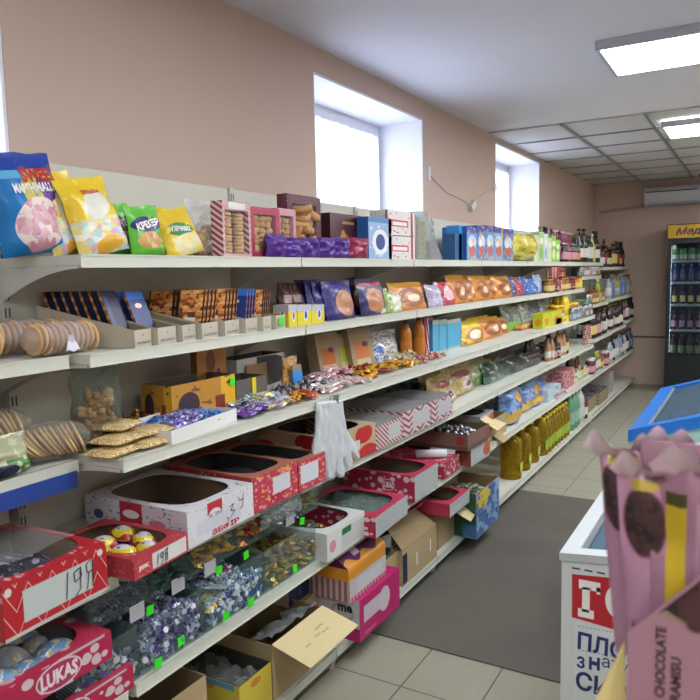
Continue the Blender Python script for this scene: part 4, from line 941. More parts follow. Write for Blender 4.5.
# orange standing carton
x, a, b_, ym, h, z = span(199, 228, 347, 3, -1.66)
boxp('sweets_box', b_ - a, .03, h, [art('tiger_orange', '#c08433', [(('ell', .45, .75, .16, .2), '#7c4a26'), (('ell', .6, .18, .42, .2), '#2b2f5e'), (('ell', .4, .4, .4, .14, .4), '#b5782c')], .5), flat('orange_side', '#8c5a22', .5)],
     'upright orange box with dark blue lower half standing at the back of the third shelf', 'box', (x, ym, z + .001), words=(('тімі', .034, .5, .45, BPRINT, dict(rz=.3, bold=.06, fit=(b_ - a) * .6, hgt=.05)),))
# white open box with grey window
x, a, b_, ym, h, z = span(238, 285, 356, 3, -1.685)
t, b = bare('display_box', tray_mb(b_ - a, .115, h, .004, 0, 1, hf=h, sl=True), [CARDW, flat('grey_lining', '#5b5e5e', .8)], 'white box with a dark grey rounded opening on the third shelf', 'box', (x, ym, z + .001))
w_ = b_ - a
part('grey_opening', MB().slab([(-w_ * .1, -.002, h * .1), (w_ * .38, -.002, h * .16), (w_ * .44, -.002, h * .3), (w_ * .44, -.002, h * .88), (w_ * .3, -.002, h * .97), (-w_ * .1, -.002, h * .99)], (0, .0015, 0)), flat('grey_window', '#4c5050', .6), b)
x, a, b_, ym, h, z = span(246, 266, 364, 3, -1.68)
x += .004
boxp('small_carton', b_ - a, .003, h, [flat('pale_brown', '#a88a63', .7, var=.1)], 'small brown card with a dark figure leaning on the white box', 'card', (x + .004, ym, z + .001), words=(('&', .02, .6, .5, INK, dict(bold=.05)),))
on('pouch', 'small_bag', 287, 301, 357, 3, art('small_orange', '#b98232', [(('noise', 6, 8, .5), '#d6ac62')], .4, .2, .3), 'small orange bag standing at the back of the third shelf', 'bag', d=.04, xf=-1.58)
on('box', 'small_card', 295, 304, 365, 3, art('bluedisc', '#8f7f62', [(('ell', .5, .5, .55, .32), '#2f83c9')], .5), 'small card with a bright blue disc beside the orange bag', 'card', d=.01, xf=-1.55, lean=.1)
# loose sweets along the third shelf
def zone(p0, p1, xa, xb): return (xa, xb, YF(p0, (xa + xb) / 2, z3), YF(p1, (xa + xb) / 2, z3))
heap('violet', ['#5a2f96', '#8a62b8', '#2a1a5c', '#d0c2de'], zone(236, 262, -1.47, -1.385), z3, .025, 34, 'violet and white wrapped sweet at the shelf edge', group='violet sweets on the third shelf', kind=1, name='chocolate_sweet')
heap('bluyel', ['#2f78c4', '#e0d437', '#d8dde2', '#1f4a8a'], zone(232, 280, -1.57, -1.46), z3, .03, 46, 'blue and yellow wrapped sweet behind the violet ones', group='blue and yellow sweets on the third shelf', kind=1, name='chocolate_sweet')
heap('palesw', ['#b8c0d8', '#8f9ac0', '#d8ccd0', '#c9a03c'], zone(262, 288, -1.47, -1.385), z3, .025, 34, 'pale blue wrapped sweet right of the violet ones', group='pale blue sweets on the third shelf', kind=1, name='chocolate_sweet')
heap('redyel', ['#b3231f', '#d9b82a', '#8f1a1a', '#cf5a2a'], zone(288, 313, -1.46, -1.39), z3, .022, 20, 'red and yellow wrapped sweet near the clip of the glove', group='red and yellow sweets on the third shelf', kind=1, l=.055, name='jelly_sweet')
heap('silver', ['#8a8a90', '#4a3a44', '#c9cacc', '#5f5158'], zone(282, 326, -1.60, -1.47), z3, .035, 50, 'silver and brown wrapped sweet', group='silver sweets on the third shelf', kind=0, metal=.5, name='toffee')
heap('pinkw', ['#c98a98', '#d8d0d0', '#b05468', '#e4dedc'], zone(305, 352, -1.64, -1.50), z3, .045, 60, 'pink and white wrapped sweet', group='pink sweets on the third shelf', kind=1, name='milk_sweet')
heap('whites', ['#cfc9c2', '#b9a5a0', '#dedad4', '#c4858a'], zone(318, 362, -1.49, -1.39), z3, .02, 56, 'whitish wrapped sweet at the shelf edge above the glove', group='whitish sweets on the third shelf', kind=1, name='milk_sweet')
heap('caram', ['#a8591f', '#c9902c', '#5a2415', '#8f2a22'], zone(345, 378, -1.60, -1.47), z3, .035, 40, 'brown caramel sweet in front of the kraft bags', group='caramel sweets on the third shelf', kind=0, name='caramel')
heap('roshen', ['#d9bb2a', '#a51f24', '#e2ca4a', '#c9a01f'], zone(362, 412, -1.50, -1.43), z3, .03, 36, 'yellow and red stick-shaped sweet', group='yellow and red sweets on the third shelf', kind=1, l=.075, r=.012, name='candy_stick')
heap('clearsw', ['#b9a98a', '#c4bba0', '#a38f66'], zone(392, 415, -1.58, -1.50), z3, .05, 24, 'pale sweet piled behind the yellow and red sticks', group='pale sweets on the third shelf', kind=0, name='caramel')
heap('rosy', ['#b3766a', '#c99a8c', '#8f4c48'], zone(415, 441, -1.50, -1.42), z3, .02, 22, 'rosy wrapped sweet in front of the orange bottles', group='rosy sweets on the third shelf', kind=0, name='caramel')
# kraft stand-up bags
def kraft(i, col): return art('kraftbag%d' % i, '#9c8866', [(('rect', .2, .22, .8, .66), col), (('rect', .2, .1, .8, .3), '#c0b18c'), (('ell', .66, .62, .14, .06), '#5a2a4a')], .7)
for i, (p0, p1, tp, xx, cc) in enumerate(((324, 341, 333, -1.60, '#b9642c'), (342, 356, 333, -1.60, '#a3b52a'), (357, 375, 327, -1.56, '#c0703a'))):
    x, a, b_, ym, h, z = span(p0, p1, tp, 3, xx)
    boxp('tea_box', b_ - a, .06, h, [kraft(i, cc), flat('kraft_side', '#8f8166', .8)], ['kraft paper box with an orange label', 'kraft paper box with a yellow-green label', 'leaning kraft paper box with a brown label beside the blue bag'][i], 'box', (x, ym, z + .001), RZ - .12, lean=.2)
on('pouch', 'rice_bag', 376, 405, 330, 3, art('bluewhite_bag', '#8d9095', [(('rect', 0, 0, .34, .6), '#2a78c9'), (('noise', 7, 14, .5), '#c9c5b9'), (('noise', 10, 18, .6, 2), '#4b5058')], .35, .3, .3), 'blue and silver crinkled bag on the third shelf', 'bag', d=.06, xf=-1.55, lean=.15)
OJ = art('orange_juice', '#c2762a', [(('rect', .1, .35, .6, .6), '#2f6fb5')], .3)
for i, (p0, p1) in enumerate(((400, 412), (411, 427))):
    x, a, b_, ym, h, z = span(p0, p1, 329, 3, -1.56)
    bottle('juice_bottle', 'soda', flat('juice_orange', '#b9701f', .2), OJ, flat('cap_maroon', '#5c1a1f', .4), ['orange juice bottle with a blue mark, left one', 'orange juice bottle with a blue mark, right one'][i], 'bottle', (x, ym, z + .001), s=.76 + .03 * i, lab=(.1, .5))
on('box', 'striped_box', 427, 434, 318, 3, art('red_stripe', '#b0283a', [(('stripe', 3, 2, .4), '#d8cfe0')], .4), 'narrow red and white striped box on the third shelf', 'box', d=.05, xf=-1.55)
for i, (p0, p1) in enumerate(((433, 440), (439, 448), (447, 462))):
    on('box', 'napkin_pack', p0, p1 - .5, 320 - i * .5, 3, [art('napkins', '#4a9cbc', [(('rect', 0, .86, 1, 1), '#a8b5a4'), (('rect', 0, 0, 1, .07), '#a8b5a4'), (('rect', .94, 0, 1, 1), '#2a6a8a')], .5), flat('nap_side', '#2f7fa3', .5)], '%s light blue paper pack from the left on the third shelf' % ORD[i], 'paper pack', d=.1, xf=-1.53)
PC = art('puff_yellow', '#cfa81f', [(('ell', .5, .35, .38, .3), '#a8752a'), (('ell', .5, .38, .26, .18), '#e3d8bc'), (('rect', 0, .7, 1, 1), '#ddbf2e')], .4, .12, .3)
for i, (p0, p1, tp, xx) in enumerate(((459, 476, 322, -1.52), (467, 490, 318, -1.50), (478, 499, 314, -1.56), (486, 508, 315, -1.52), (497, 514, 316, -1.54))):
    on('pouch', 'corn_puff_bag', p0, p1, tp, 3, [PC, PC, PC, BG, BG][i], '%s yellow or orange puff bag from the left on the third shelf' % ORD[i], 'snack bag', d=.08, xf=xx, lean=.3, fat=.6, n=(10, 12))
for i, (p0, p1, tp, c) in enumerate(((508, 518, 304, '#6f7a72'), (516, 526, 306, '#8a9a88'), (524, 534, 303, '#a9aca3'), (532, 545, 300, '#4c5a63'), (543, 551, 300, '#7d8893'))):
    on('pouch', 'spice_bag', p0, p1, tp, 3, art('spice' + c[1:], c, [(('rect', 0, 0, 1, .34), '#63b52c' if i < 2 else '#c9cdc4'), (('noise', 6, 8, .6), '#2c3236')], .35, .2), '%s greyish bag right of the puff bags on the third shelf' % ORD[i], 'bag', d=.07, xf=-1.56, lean=.12)
bk = art('biscuit_tray', '#c98f5c', [(('noise', 12, 6, .5), '#d9c96a'), (('rect', 0, 0, 1, .4), '#b5584c')], .4, .3)
c, rz, w_, h = fr((522, 331), (551, 322), 324, z3)
boxp('biscuit_tray', w_, .12, .045, [bk, bk], 'low clear tray of mixed pastries on the third shelf', 'pastry tray', c, rz)
for i, (p0, p1, tp) in enumerate(((543, 551, 313), (551, 562, 311), (556, 570, 317))):
    on('box', 'yellow_carton', p0, p1 - .4, tp, 3, art('vivid_yellow%d' % (i // 2), ['#bfc61f', '#d8c51c'][i // 2], [(('ell', .5, .4, .3, .25), '#c9882c')], .4), '%s vivid yellow packet from the left beside the yellow bottles' % ORD[i], 'packet', d=.08, xf=-1.42)
YB_ = [('soda', flat('bottle_yellow', '#d9bd1c', .3), flat('label_yel', '#e4d33a', .4), YPRINT, .85, 'yellow plastic bottle'), ('soda', flat('mustard_b', '#a8a022', .3), LY, REDC, .9, 'olive yellow sauce bottle'), ('jar', flat('jar_orange', '#b9742a', .3), LWt, YPRINT, 1.2, 'orange jar')]
BC_ = [('can', CHROME, art('canblue', '#3f86b8', [(('noise', 4, 3, .55), '#cfd6d6')], .35), CHROME, .95, 'blue and white can'), ('can', CHROME, art('canpale', '#a9bcc4', [(('noise', 4, 3, .55), '#5a8fb8')], .35), CHROME, .95, 'pale blue can'), ('can', CHROME, art('canyel', '#b9a24a', [(('noise', 4, 3, .5), '#8f5a2a')], .35), CHROME, .85, 'yellowish can')]
mixrow('yellow_bottle', -1.50, YF(556, -1.5, z3), 7.0, .11, z3, YB_, 'in the middle row at the end of the third shelf')
mixrow('tin_can', -1.41, YF(572, -1.4, z3), 7.1, .10, z3, BC_, 'in the front row at the end of the third shelf', 'can')
mixrow('sauce_bottle', -1.62, YF(560, -1.5, z3) - .2, 7.1, .13, z3, YB_, 'in the rear row of the third shelf')
# ================================================================== FOURTH SHELF
z4, z5, z6 = SURF[4], SURF[5], SURF[6]
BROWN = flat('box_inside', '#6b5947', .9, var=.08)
def carton(name, label, bl, br, top, z, mats, dp=.38, rx=.42, ry=.42, cat='carton', hh=None, loc=None, w_=None, rz=None):
    if loc is None: loc, rz, w_, h = fr(bl, br, top, z)
    if hh: h = hh
    t, b = bare(name, lukas_mb(w_, dp, h, rx=rx, ry=ry), mats, label, cat, loc, rz); return t, b, w_, h, dp
ZW = art('zefir_front', '#cfd0d2', [(('noise', 26, 14, .66), '#6b7599'), (('rect', .28, .66, .5, .98), '#b52a34'), (('ell', .39, .62, .09, .16), '#d5d5d6'), (('rect', .12, .2, .78, .58), '#c3c7cf')], .5)
ZS = art('zefir_side', '#c4c4ca', [(('noise', 22, 10, .62, 2), '#5a6296'), (('rect', .36, .3, .58, 1), '#ad2f3b'), (('ell', .47, .66, .08, .12), '#d8d8da'), (('ell', .14, .5, .05, .14), '#3f4a80'), (('ell', .72, .5, .08, .12), '#c8747e')], .5)
ZT_ = art('zefir_top', '#c6c7cb', [(('noise', 14, 14, .64), '#b05a66')], .5)
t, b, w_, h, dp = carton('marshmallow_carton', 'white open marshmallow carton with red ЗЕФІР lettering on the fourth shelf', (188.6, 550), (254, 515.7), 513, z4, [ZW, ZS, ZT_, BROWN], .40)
text(b, 'ЗЕФІР', .018, (w_ * .04, -.0015, h * .13), RPRINT, bold=.03, fit=w_ * .42, hgt=h * .17)
text(b, 'зефірка', .01, (-w_ * .11, -.0015, h * .62), INK, fit=w_ * .2)
stroke(b, [[(w_ * .05, h * .35), (w_ * .09, h * .3), (w_ * .06, h * .24)], [(w_ * .1, h * .62), (w_ * .17, h * .66), (w_ * .12, h * .5), (w_ * .19, h * .46), (w_ * .11, h * .3)], [(w_ * .24, h * .8), (w_ * .26, h * .66), (w_ * .33, h * .68)], [(w_ * .33, h * .86), (w_ * .31, h * .46), (w_ * .26, h * .42)]], .0025, INK, -.002)
RB = art('red_floral', '#ae3540', [(('dot', 22, 10, .24, 1), '#d58d92'), (('rect', .32, .1, .97, .86), '#cfd0cc'), (('rect', .04, .3, .28, .62), '#b8424c')], .5)
RBS = art('red_floral_side', '#a8343e', [(('dot', 20, 8, .24, 1), '#cf868c')], .5)
t, b, w_, h, dp = carton('sweets_carton', 'red floral sweets carton with handwritten white label beside the ЗЕФІР carton', (135, 582), (188, 552), 561, z4, [RB, RBS, RBS, BROWN], .30)
text(b, 'JSK', .02, (-w_ * .34, -.0015, h * .46), WPRINT, fit=w_ * .2, hgt=h * .26, bold=.04)
def hand19(b, w_, h, x0, y0, s, last=True):
    P = [[(0, .1), (.06, .75)], [(.34, .72), (.2, .66), (.22, .42), (.38, .5), (.36, .74), (.34, .2), (.2, .05)], [(.62, .8), (.5, .72), (.52, .5), (.66, .52)], [(.66, .85), (.64, .1)], [(.56, .5), (.5, .1)]]
    stroke(b, [[(x0 + a * s, y0 + c * s * .8) for a, c in L] for L in P], .0028, INK, -.002)
hand19(b, w_, h, -w_ * .1, h * .08, h * 1.1)
for i, (dx, dy, r) in enumerate(((-.04, .1, .3), (.05, .12, -.4), (-.02, .2, 1.2), (.06, .21, .2), (-.07, .16, .9), (.01, .06, -.1))):
    L = simple_pack('sweets_pouch', .075, .06, .03, art('jelly_pack', '#a52333', [(('ell', .5, .5, .34, .34), '#c8c6cc'), (('ring', .5, .5, .38, .38, .22), '#d8c92a'), (('noise', 5, 5, .6), '#4a3a5a')], .3, .3, .4), 'yellow and red sweets pouch inside the red floral carton', 'sweets pouch', (t.location.x - dy, t.location.y + dx, z4 + h * .45), r, group='pouches in the red floral carton')
FL = art('floral_pink', '#b2354c', [(('dot', 14, 9, .36, 1), '#d8929f'), (('noise', 7, 6, .6), '#d0a13a'), (('rect', .42, .30, .82, .78), '#c3c8cc')], .5)
FL2 = art('floral_pink2', '#b3364a', [(('dot', 12, 9, .34, 1), '#d89a8f'), (('rect', .08, .22, .72, .84), '#c6cccf')], .5)
FLT = art('floral_top', '#9a6a4c', [(('dot', 12, 12, .3, 1), '#c2475b')], .5)
t, b, w_, h, dp = carton('sweets_carton', 'pink floral carton with red handwriting right of the ЗЕФІР carton', (254.5, 515), (298, 493.5), 479, z4, [FL, RBS, FLT, flat('dark_bag_in', '#3a3a3c', .6)], .38)
stroke(b, [[(-.03, .02), (-.015, .035), (-.028, .028), (-.012, .018), (-.03, .005)], [(.01, .035), (-.002, .02), (.01, .008)], [(.0, .021), (.01, .022)], [(.035, .035), (.02, .02), (.035, .008)], [(.022, .021), (.035, .022)]], .003, flat('pen_red', '#a3162a', .5), -.002)
part('dark_bag', MB().surf(lambda u, v: ((u - .5) * w_ * .8, .04 + v * .28, h * .55 + .03 * math.sin(PI * u) * math.sin(PI * v) + .008 * noise.noise(Vector((u * 6, v * 6, 0)))), 14, 14), flat('black_bag', '#27282c', .3, bump=.5), t)
t, b, w_, h, dp = carton('sweets_carton', 'second pink floral carton with white label, left of the hanging glove', (299, 493), (326, 480), 463, z4, [FL2, RBS, FLT, flat('dark_bag_in', '#3a3a3c', .6)], .38)
part('dark_bag', MB().surf(lambda u, v: ((u - .5) * w_ * .8, .04 + v * .28, h * .55 + .03 * math.sin(PI * u) * math.sin(PI * v) + .008 * noise.noise(Vector((u * 6, v * 6, 4)))), 14, 14), flat('black_bag', '#27282c', .3, bump=.5), t)
OR = art('orange_blossom', '#b9a17c', [(('ell', .72, .75, .2, .3), '#b8232a'), (('ell', .8, .12, .22, .26), '#b8292c'), (('ell', .1, .5, .14, .2), '#b53a34'), (('rect', .25, .3, .62, .62), '#c3c8ca')], .5)
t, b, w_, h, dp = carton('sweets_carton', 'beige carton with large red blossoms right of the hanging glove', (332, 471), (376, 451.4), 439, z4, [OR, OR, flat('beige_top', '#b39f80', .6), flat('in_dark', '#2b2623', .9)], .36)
ST2 = art('stripe_diag', '#c3c0bf', [(('stripe', 9, 5, .45), '#96273a'), (('rect', .45, .2, .9, .85), '#b9bbbb')], .5); ST3 = art('stripe_zig', '#c3bfc0', [(('zig', 5, 4, .45), '#952a3e'), (('rect', .32, .22, .95, .82), '#b3b6b8')], .5)
for i, (bl, br, tp) in enumerate((((376.5, 451.2), (403, 438.5), 427), ((403.5, 438.2), (431, 425), 413), ((431.5, 424.7), (452, 414.5), 402))):
    c, rz, w_, h = fr(bl, br, tp, z4)
    t, b = bare('cookie_carton', MB().box(-w_ / 2, w_ / 2, 0, .38, 0, h, {'f': 0, '*': 1}, skip='t').box(-w_ / 2 + .003, w_ / 2 - .003, .003, .377, .002, .01, 1), [[ST2, ST3, ST3][i], ST2], ['first red-striped cookie carton with a clear lid, right of the blossom carton', 'middle red-striped cookie carton with a clear lid', 'last red-striped cookie carton before the popcorn bags'][i], 'cookie carton', c, rz)
    part('clear_lid', MB().surf(lambda u, v: ((u - .5) * w_ * .99, .002 + .376 * v, h + .012 * (math.sin(PI * u) * math.sin(PI * v)) ** .3 + .004 * noise.noise(Vector((u * 5, v * 9, i)))), 12, 20), clear('lid_film', '#e3e6e6', .35, .15, '#aeb0b0', .5, cap=.8), t)
    part('cookie_layer', MB().surf(lambda u, v: ((u - .5) * w_ * .95, .005 + .37 * v, h * .75 + .006 * math.sin(u * 25) * math.sin(v * 50)), 20, 30), flat('cookies_in', '#8f7f6c', .8, var=.3, scale=30), t)
solo('brown_carton', MB().box(0, .05, -.17, .17, 0, .17), flat('rosy_brown', '#7c5a4c', .8, var=.1), 'dusky brown carton standing at the back behind the floral cartons', 'carton', None, (-1.815, 1.98, z4 + .001))
solo('plastic_bag', MB().surf(lambda u, v: (-1.375 + .035 * math.sin(PI * u) * math.sin(PI * v) + .01 * noise.noise(Vector((u * 8, v * 5, 1))), 1.76 + .24 * u, .72 + .085 * v), 20, 8), clear('bag_film', '#e6eaea', .2, .1, '#c3c8c8', .8), 'crumpled clear plastic bag under the pink floral cartons', 'plastic bag')
for i, (p0, p1, tp, xx) in enumerate(((398, 416, 383, -1.60), (412, 430, 374, -1.62), (424, 440, 370, -1.64))):
    on('pouch', 'dark_sweets_bag', p0, p1, tp, 4, flat('black_bag', '#27282c', .3), '%s black bag from the left behind the striped cartons' % ORD[i], 'bag', d=.1, xf=xx, z=z4 + (.0), fat=.7)
POP = art('popcorn', '#a88f55', [(('noise', 9, 9, .5), '#c4ae74'), (('ell', .6, .35, .22, .16), '#d8c8cc'), (('ell', .6, .35, .1, .1), '#6b2440'), (('ell', .45, .7, .3, .12), '#8f4048')], .35, .3, .3)
for i, (p0, p1, tp, xx) in enumerate(((430, 455, 369, -1.55), (438, 462, 374, -1.46), (452, 480, 364, -1.50), (462, 483, 362, -1.58))):
    on('pouch', 'popcorn_bag', p0, p1, tp, 4, POP, '%s popcorn-coloured bag from the left on the fourth shelf' % ORD[i], 'popcorn bag', d=.1, xf=xx, lean=.15, fat=.55)
for i, (p0, p1, tp, xx, base, c2) in enumerate(((470, 494, 357, -1.53, '#7f8a53', '#4a7d32'), (484, 500, 358, -1.60, '#a07c48', '#b98a52'), (490, 508, 360, -1.48, '#24443e', '#3a5f57'), (500, 518, 359, -1.50, '#1f3f38', '#33564c'), (506, 522, 352, -1.58, '#5b5148', '#a3885f'), (514, 532, 355, -1.48, '#1a2e2a', '#2a443d'), (520, 538, 347, -1.58, '#26282f', '#8f8a7c'), (528, 546, 350, -1.47, '#16181c', '#2e3d38'))):
    on('pouch', 'nut_bag', p0, p1, tp, 4, art('nutbag%d' % i, base, [(('rect', 0, 0, 1, .38), c2), (('noise', 6, 7, .58, i), '#a9a48c' if i < 3 else '#4d524c')], .3, .3, .3), '%s bag from the popcorn bags in the dark green row on the fourth shelf' % ORD[i], 'snack bag', d=.08, xf=xx, lean=.25, fat=.6, n=(10, 12))
SAU = art('sauce_label', '#8f3238', [(('noise', 5, 4, .5), '#c9b9a8')], .4)
SB_ = [('beer', flat('sauce_dark', '#4a1716', .2), SAU, REDC, .8, 'dark red sauce bottle'), ('beer', flat('sauce_brown', '#3a2416', .2), LY, GOLD, .9, 'brown sauce bottle'), ('jar', flat('jar_pink', '#8f4a4a', .3), LP, WCAP, 1.0, 'rosy jar'), ('beer', flat('sauce_pale', '#a5805c', .3), LWt, REDC, .85, 'pale sauce bottle'), ('jar', flat('jar_dk', '#2a2226', .2), SAU, BLKC, 1.1, 'dark jar')]
mixrow('sauce_bottle', -1.45, YF(548, -1.45, z4), 6.4, .085, z4, SB_, 'in the front row of the fourth shelf')
mixrow('sauce_bottle', -1.55, YF(546, -1.45, z4) - .2, 6.6, .09, z4, SB_, 'in the second row of the fourth shelf')
p = brow('tin', 'can', flat('tin_rose', '#a57a72', .4), SAU, CHROME, 4, -1.44, YF(584, -1.45, z4), .15, z4, 'low tin with a rosy label at the end of the fourth shelf', 'tin', s=.8, lab=(.1, .9))
brow('tin', 'can', flat('tin_rose', '#a57a72', .4), SAU, CHROME, 4, -1.44, YF(584, -1.45, z4), .15, z4 + .097, 'rosy tin stacked on the low tins of the fourth shelf', 'tin', s=.8, lab=(.1, .9))

# ================================================================== THE GLOVE hanging from the third shelf
gx = -1.352; gl = thing('glove', 'white disposable glove hanging fingers down from the third shelf edge', 'glove', (gx, YF(336, gx, 1.0), z3 - .015))
GLM = clear('glove_plastic', '#eef2f4', .62, .4, '#d8dee1', .3, cap=.85)
def yz(px, py): 
    y = YF(px, gx, ZT(py, gx, 2.2)); y = YF(px, gx, ZT(py, gx, y)); return (y - gl.location.y, ZT(py, gx, y) - gl.location.z)
GP_ = [(316, 402), (342, 399), (343, 414), (346, 430), (352, 440), (358, 452), (359, 458), (355, 459), (350, 453), (352, 462), (351, 468), (347, 469), (344, 463), (342, 458), (344, 468), (343, 477), (339, 478), (336, 472), (335, 462), (334, 474), (332, 480), (327, 479), (325, 470), (324, 456), (322, 464), (317, 465), (313, 458), (313, 445), (316, 425)]
GQ = [yz(*q) for q in GP_]
def inpoly(x, y):
    r = False
    for (a, b_), (c_, d) in zip(GQ, GQ[1:] + GQ[:1]):
        if (b_ > y) != (d > y) and x < (c_ - a) * (y - b_) / (d - b_) + a: r = not r
    return r
def edist(x, y):
    m_ = 9
    for (a, b_), (c_, d) in zip(GQ, GQ[1:] + GQ[:1]):
        t_ = max(0, min(1, ((x - a) * (c_ - a) + (y - b_) * (d - b_)) / ((c_ - a) ** 2 + (d - b_) ** 2))); m_ = min(m_, math.hypot(x - a - t_ * (c_ - a), y - b_ - t_ * (d - b_)))
    return m_
gm = MB(); st_ = .0026; ys_ = [q[0] for q in GQ]; zs_ = [q[1] for q in GQ]; idx = {}
for side in (1, -1):
    idx = {}
    def vid(i, j):
        if (i, j) not in idx:
            y, z = min(ys_) + i * st_, min(zs_) + j * st_; d = edist(y, z) if inpoly(y, z) else 0; f = min(1, d / .012)
            gm.v.append((side * (.0008 + .009 * math.sqrt(1 - (1 - f) ** 2)) + .004 * noise.noise(Vector((y * 30, z * 22, 1))), y, z)); idx[(i, j)] = len(gm.v) - 1
        return idx[(i, j)]
    for i in range(int((max(ys_) - min(ys_)) / st_) + 1):
        for j in range(int((max(zs_) - min(zs_)) / st_) + 1):
            if inpoly(min(ys_) + (i + .5) * st_, min(zs_) + (j + .5) * st_):
                q = (vid(i, j), vid(i + 1, j), vid(i + 1, j + 1), vid(i, j + 1)); gm.f.append(q if side > 0 else q[::-1]); gm.m.append(0); gm.sm.append(True); gm.uv.append(((0, 0),) * 4)
part('glove_body', gm, GLM, gl)
part('clip', MB().box(-.006, .012, -.006, .006, -.012, .02), CHROME, gl)

# ================================================================== FIFTH SHELF: sweets bins
def Yb(px, z, x=-1.385): return YF(px, x, z)
def bin_(x0, x1, y0, y1, z, h, label):
    m = MB(); e = .003
    m.box(x0, x1, y0, y1, z, z + e).box(x1 - e, x1, y0, y1, z + e, z + h).box(x0, x0 + e, y0, y1, z + e, z + h * 1.3).box(x0 + e, x1 - e, y0, y0 + e, z + e, z + h).box(x0 + e, x1 - e, y1 - e, y1, z + e, z + h)
    return solo('sweets_bin', m, ACRYL, label, 'sweets bin')
BXL, BXU = -1.385, -1.42
zl0, zu0 = z5 + .001, z5 + .175
eL = [1.03, Yb(141, .5), Yb(206, .5), Yb(265, .5), Yb(317, .5)]
eU = [YF(p_, BXU, zu0 + .04) for p_ in (88, 150, 190, 237, 264, 300, 318)]
for i, d in enumerate(('holding striped sweets, lower tier, far left', 'of violet and silver sweets in the lower tier', 'of pale blue and gold sweets in the lower tier', 'of golden brown sweets in the lower tier')):
    bin_(-1.70, BXL, eL[i] + .002, eL[i + 1] - .002, zl0, .145, 'clear acrylic bin ' + d)
for i, d in enumerate(('of dark sweets at the far left', 'of dark green packets', 'of golden packets', 'of red and yellow packets', 'of blue and yellow packets', 'of green and gold sweets, next to the white carton')):
    bin_(-1.70, BXU, eU[i] + .002, eU[i + 1] - .002, zu0, .085, 'acrylic bin ' + d + ', upper tier')
cfgL = [('#8d93a8 #5f4f7c #c9c9d4 #39406b', 90, .08, 'lollipop_sweet', 0, .042, .009), ('#8a8aa6 #3a2f64 #c8c8d8 #5a528f #e4e4ee', 230, .10, 'truffle', 0, .04, .0085), ('#8fa9c2 #c5d2de #3d5a96 #e4eaee', 230, .075, 'bonbon', 0, .04, .009), ('#a3702e #7d3b22 #6e8a3a #c9a35a #4a2a1c', 130, .075, 'wafer_roll', 1, .05, .009)]
for i, (cs, n, hh, nm, kd, l, r) in enumerate(cfgL):
    heap('bin%d' % i, cs.split(), (-1.62, BXL - .015, eL[i] + .02, eL[i + 1] - .02), zl0 + .004, hh, n, ['lilac striped', 'violet and silver foil', 'pale blue', 'golden brown'][i] + ' sweet in the lower acrylic bin', name=nm, group=['lilac', 'violet and silver', 'pale blue', 'golden brown'][i] + ' sweets in the lower bins', kind=kd, l=l, r=r, peak=False, metal=.3, front=n // 3)
heap('bingold', ['#c9a62a', '#8a5a1f', '#d8c860'], (-1.45, BXL - .012, eL[2] + .015, eL[2] + .08), zl0 + .05, .03, 16, 'golden sweet lying in the front corner of the pale blue bin', name='toffee', group='golden sweets in the pale blue bin', kind=1)
heap('binred', ['#a8283a', '#d0848c', '#8f1a2a'], (-1.56, -1.46, eL[3] - .12, eL[3] - .02), zl0 + .06, .02, 12, 'red sweet lying on the pale blue sweets', name='toffee', group='red sweets in the pale blue bin', kind=1, l=.05)
cfgU = [('#2a2a33 #4b3f5c #7d7f92', 44, 'toffee', 1, .05), ('#1d3a2b #24452f #1a2c24', 34, 'wafer_sweet', 1, .07), ('#c0982e #d8bc5a #8f6a1f', 40, 'wafer_sweet', 1, .07), ('#a32c26 #d0a62c #8f1f22', 38, 'wafer_sweet', 1, .07), ('#2f6aa8 #c9b52e #dbe0e2 #1d1d24', 40, 'wafer_sweet', 1, .06), ('#5f8a34 #b9a33a #6b4a24', 30, 'wafer_sweet', 1, .05)]
for i, (cs, n, nm, kd, l) in enumerate(cfgU):
    heap('ubin%d' % i, cs.split(), (-1.62, BXU - .02, eU[i] + .02, eU[i + 1] - .02), zu0 + .004, .06, n, ['dark foil', 'dark green', 'golden', 'red and yellow', 'blue and yellow', 'green and gold'][i] + ' sweet in the upper acrylic bin', name=nm, group=['dark', 'dark green', 'golden', 'red and yellow', 'blue and yellow', 'green and gold'][i] + ' sweets in the upper bins', kind=kd, l=l, r=.012, peak=False, front=n // 3)
for px_, py_, tx in ((158, 663, 'lowest, on the shelf edge near the striped carton'), (181, 641, 'in front of the violet sweets'), (226, 616, 'in front of the golden corner of the pale blue bin'), (251, 602, 'right end of the pale blue bin'), (295, 569, 'in front of the golden brown sweets'), (150, 610, 'on the upper tier, left end'), (219, 570, 'on the upper tier below the golden packets'), (246, 555, 'on the upper tier below the red and yellow packets'), (302, 521, 'on the upper tier beside the white carton')):
    up = py_ < 568 or px_ in (150, 219); xx = BXU + .006 if up else -1.363 if px_ != 181 else BXL + .003
    y_ = YF(px_, xx, ZT(py_, xx, 1.5)); y_ = YF(px_, xx, ZT(py_, xx, y_)); tag_card((xx, y_, ZT(py_, xx, y_)), 'neon green price tag ' + tx)
for i, (px_, py_) in enumerate(((137, 612), (178, 585), (210, 568), (290, 519))):
    xx = BXU + .002; y_ = YF(px_, xx, .68); y_ = YF(px_, xx, ZT(py_, xx, y_))
    o = solo('price_card', MB().box(0, .001, -.026, .026, -.022, .022), art('printed_card', '#c4c6c8', [(('stripe', 0, 6, .35), '#9a9da6')], .5), 'white printed price card on the upper bins, %s from the left' % ORD[i], 'price card', None, (xx, y_, ZT(py_, xx, y_)))
c, rz, w_, h = (Vector((-1.40, 1.125, z5 + .006)), RZ, .13, .07)
boxp('striped_carton', w_, .10, h, [art('bluestripe', '#c3c7cc', [(('stripe', 2, 6, .3), '#4d6a9c')], .5)], 'small white carton with blue stripes in the far left bin', 'carton', c)
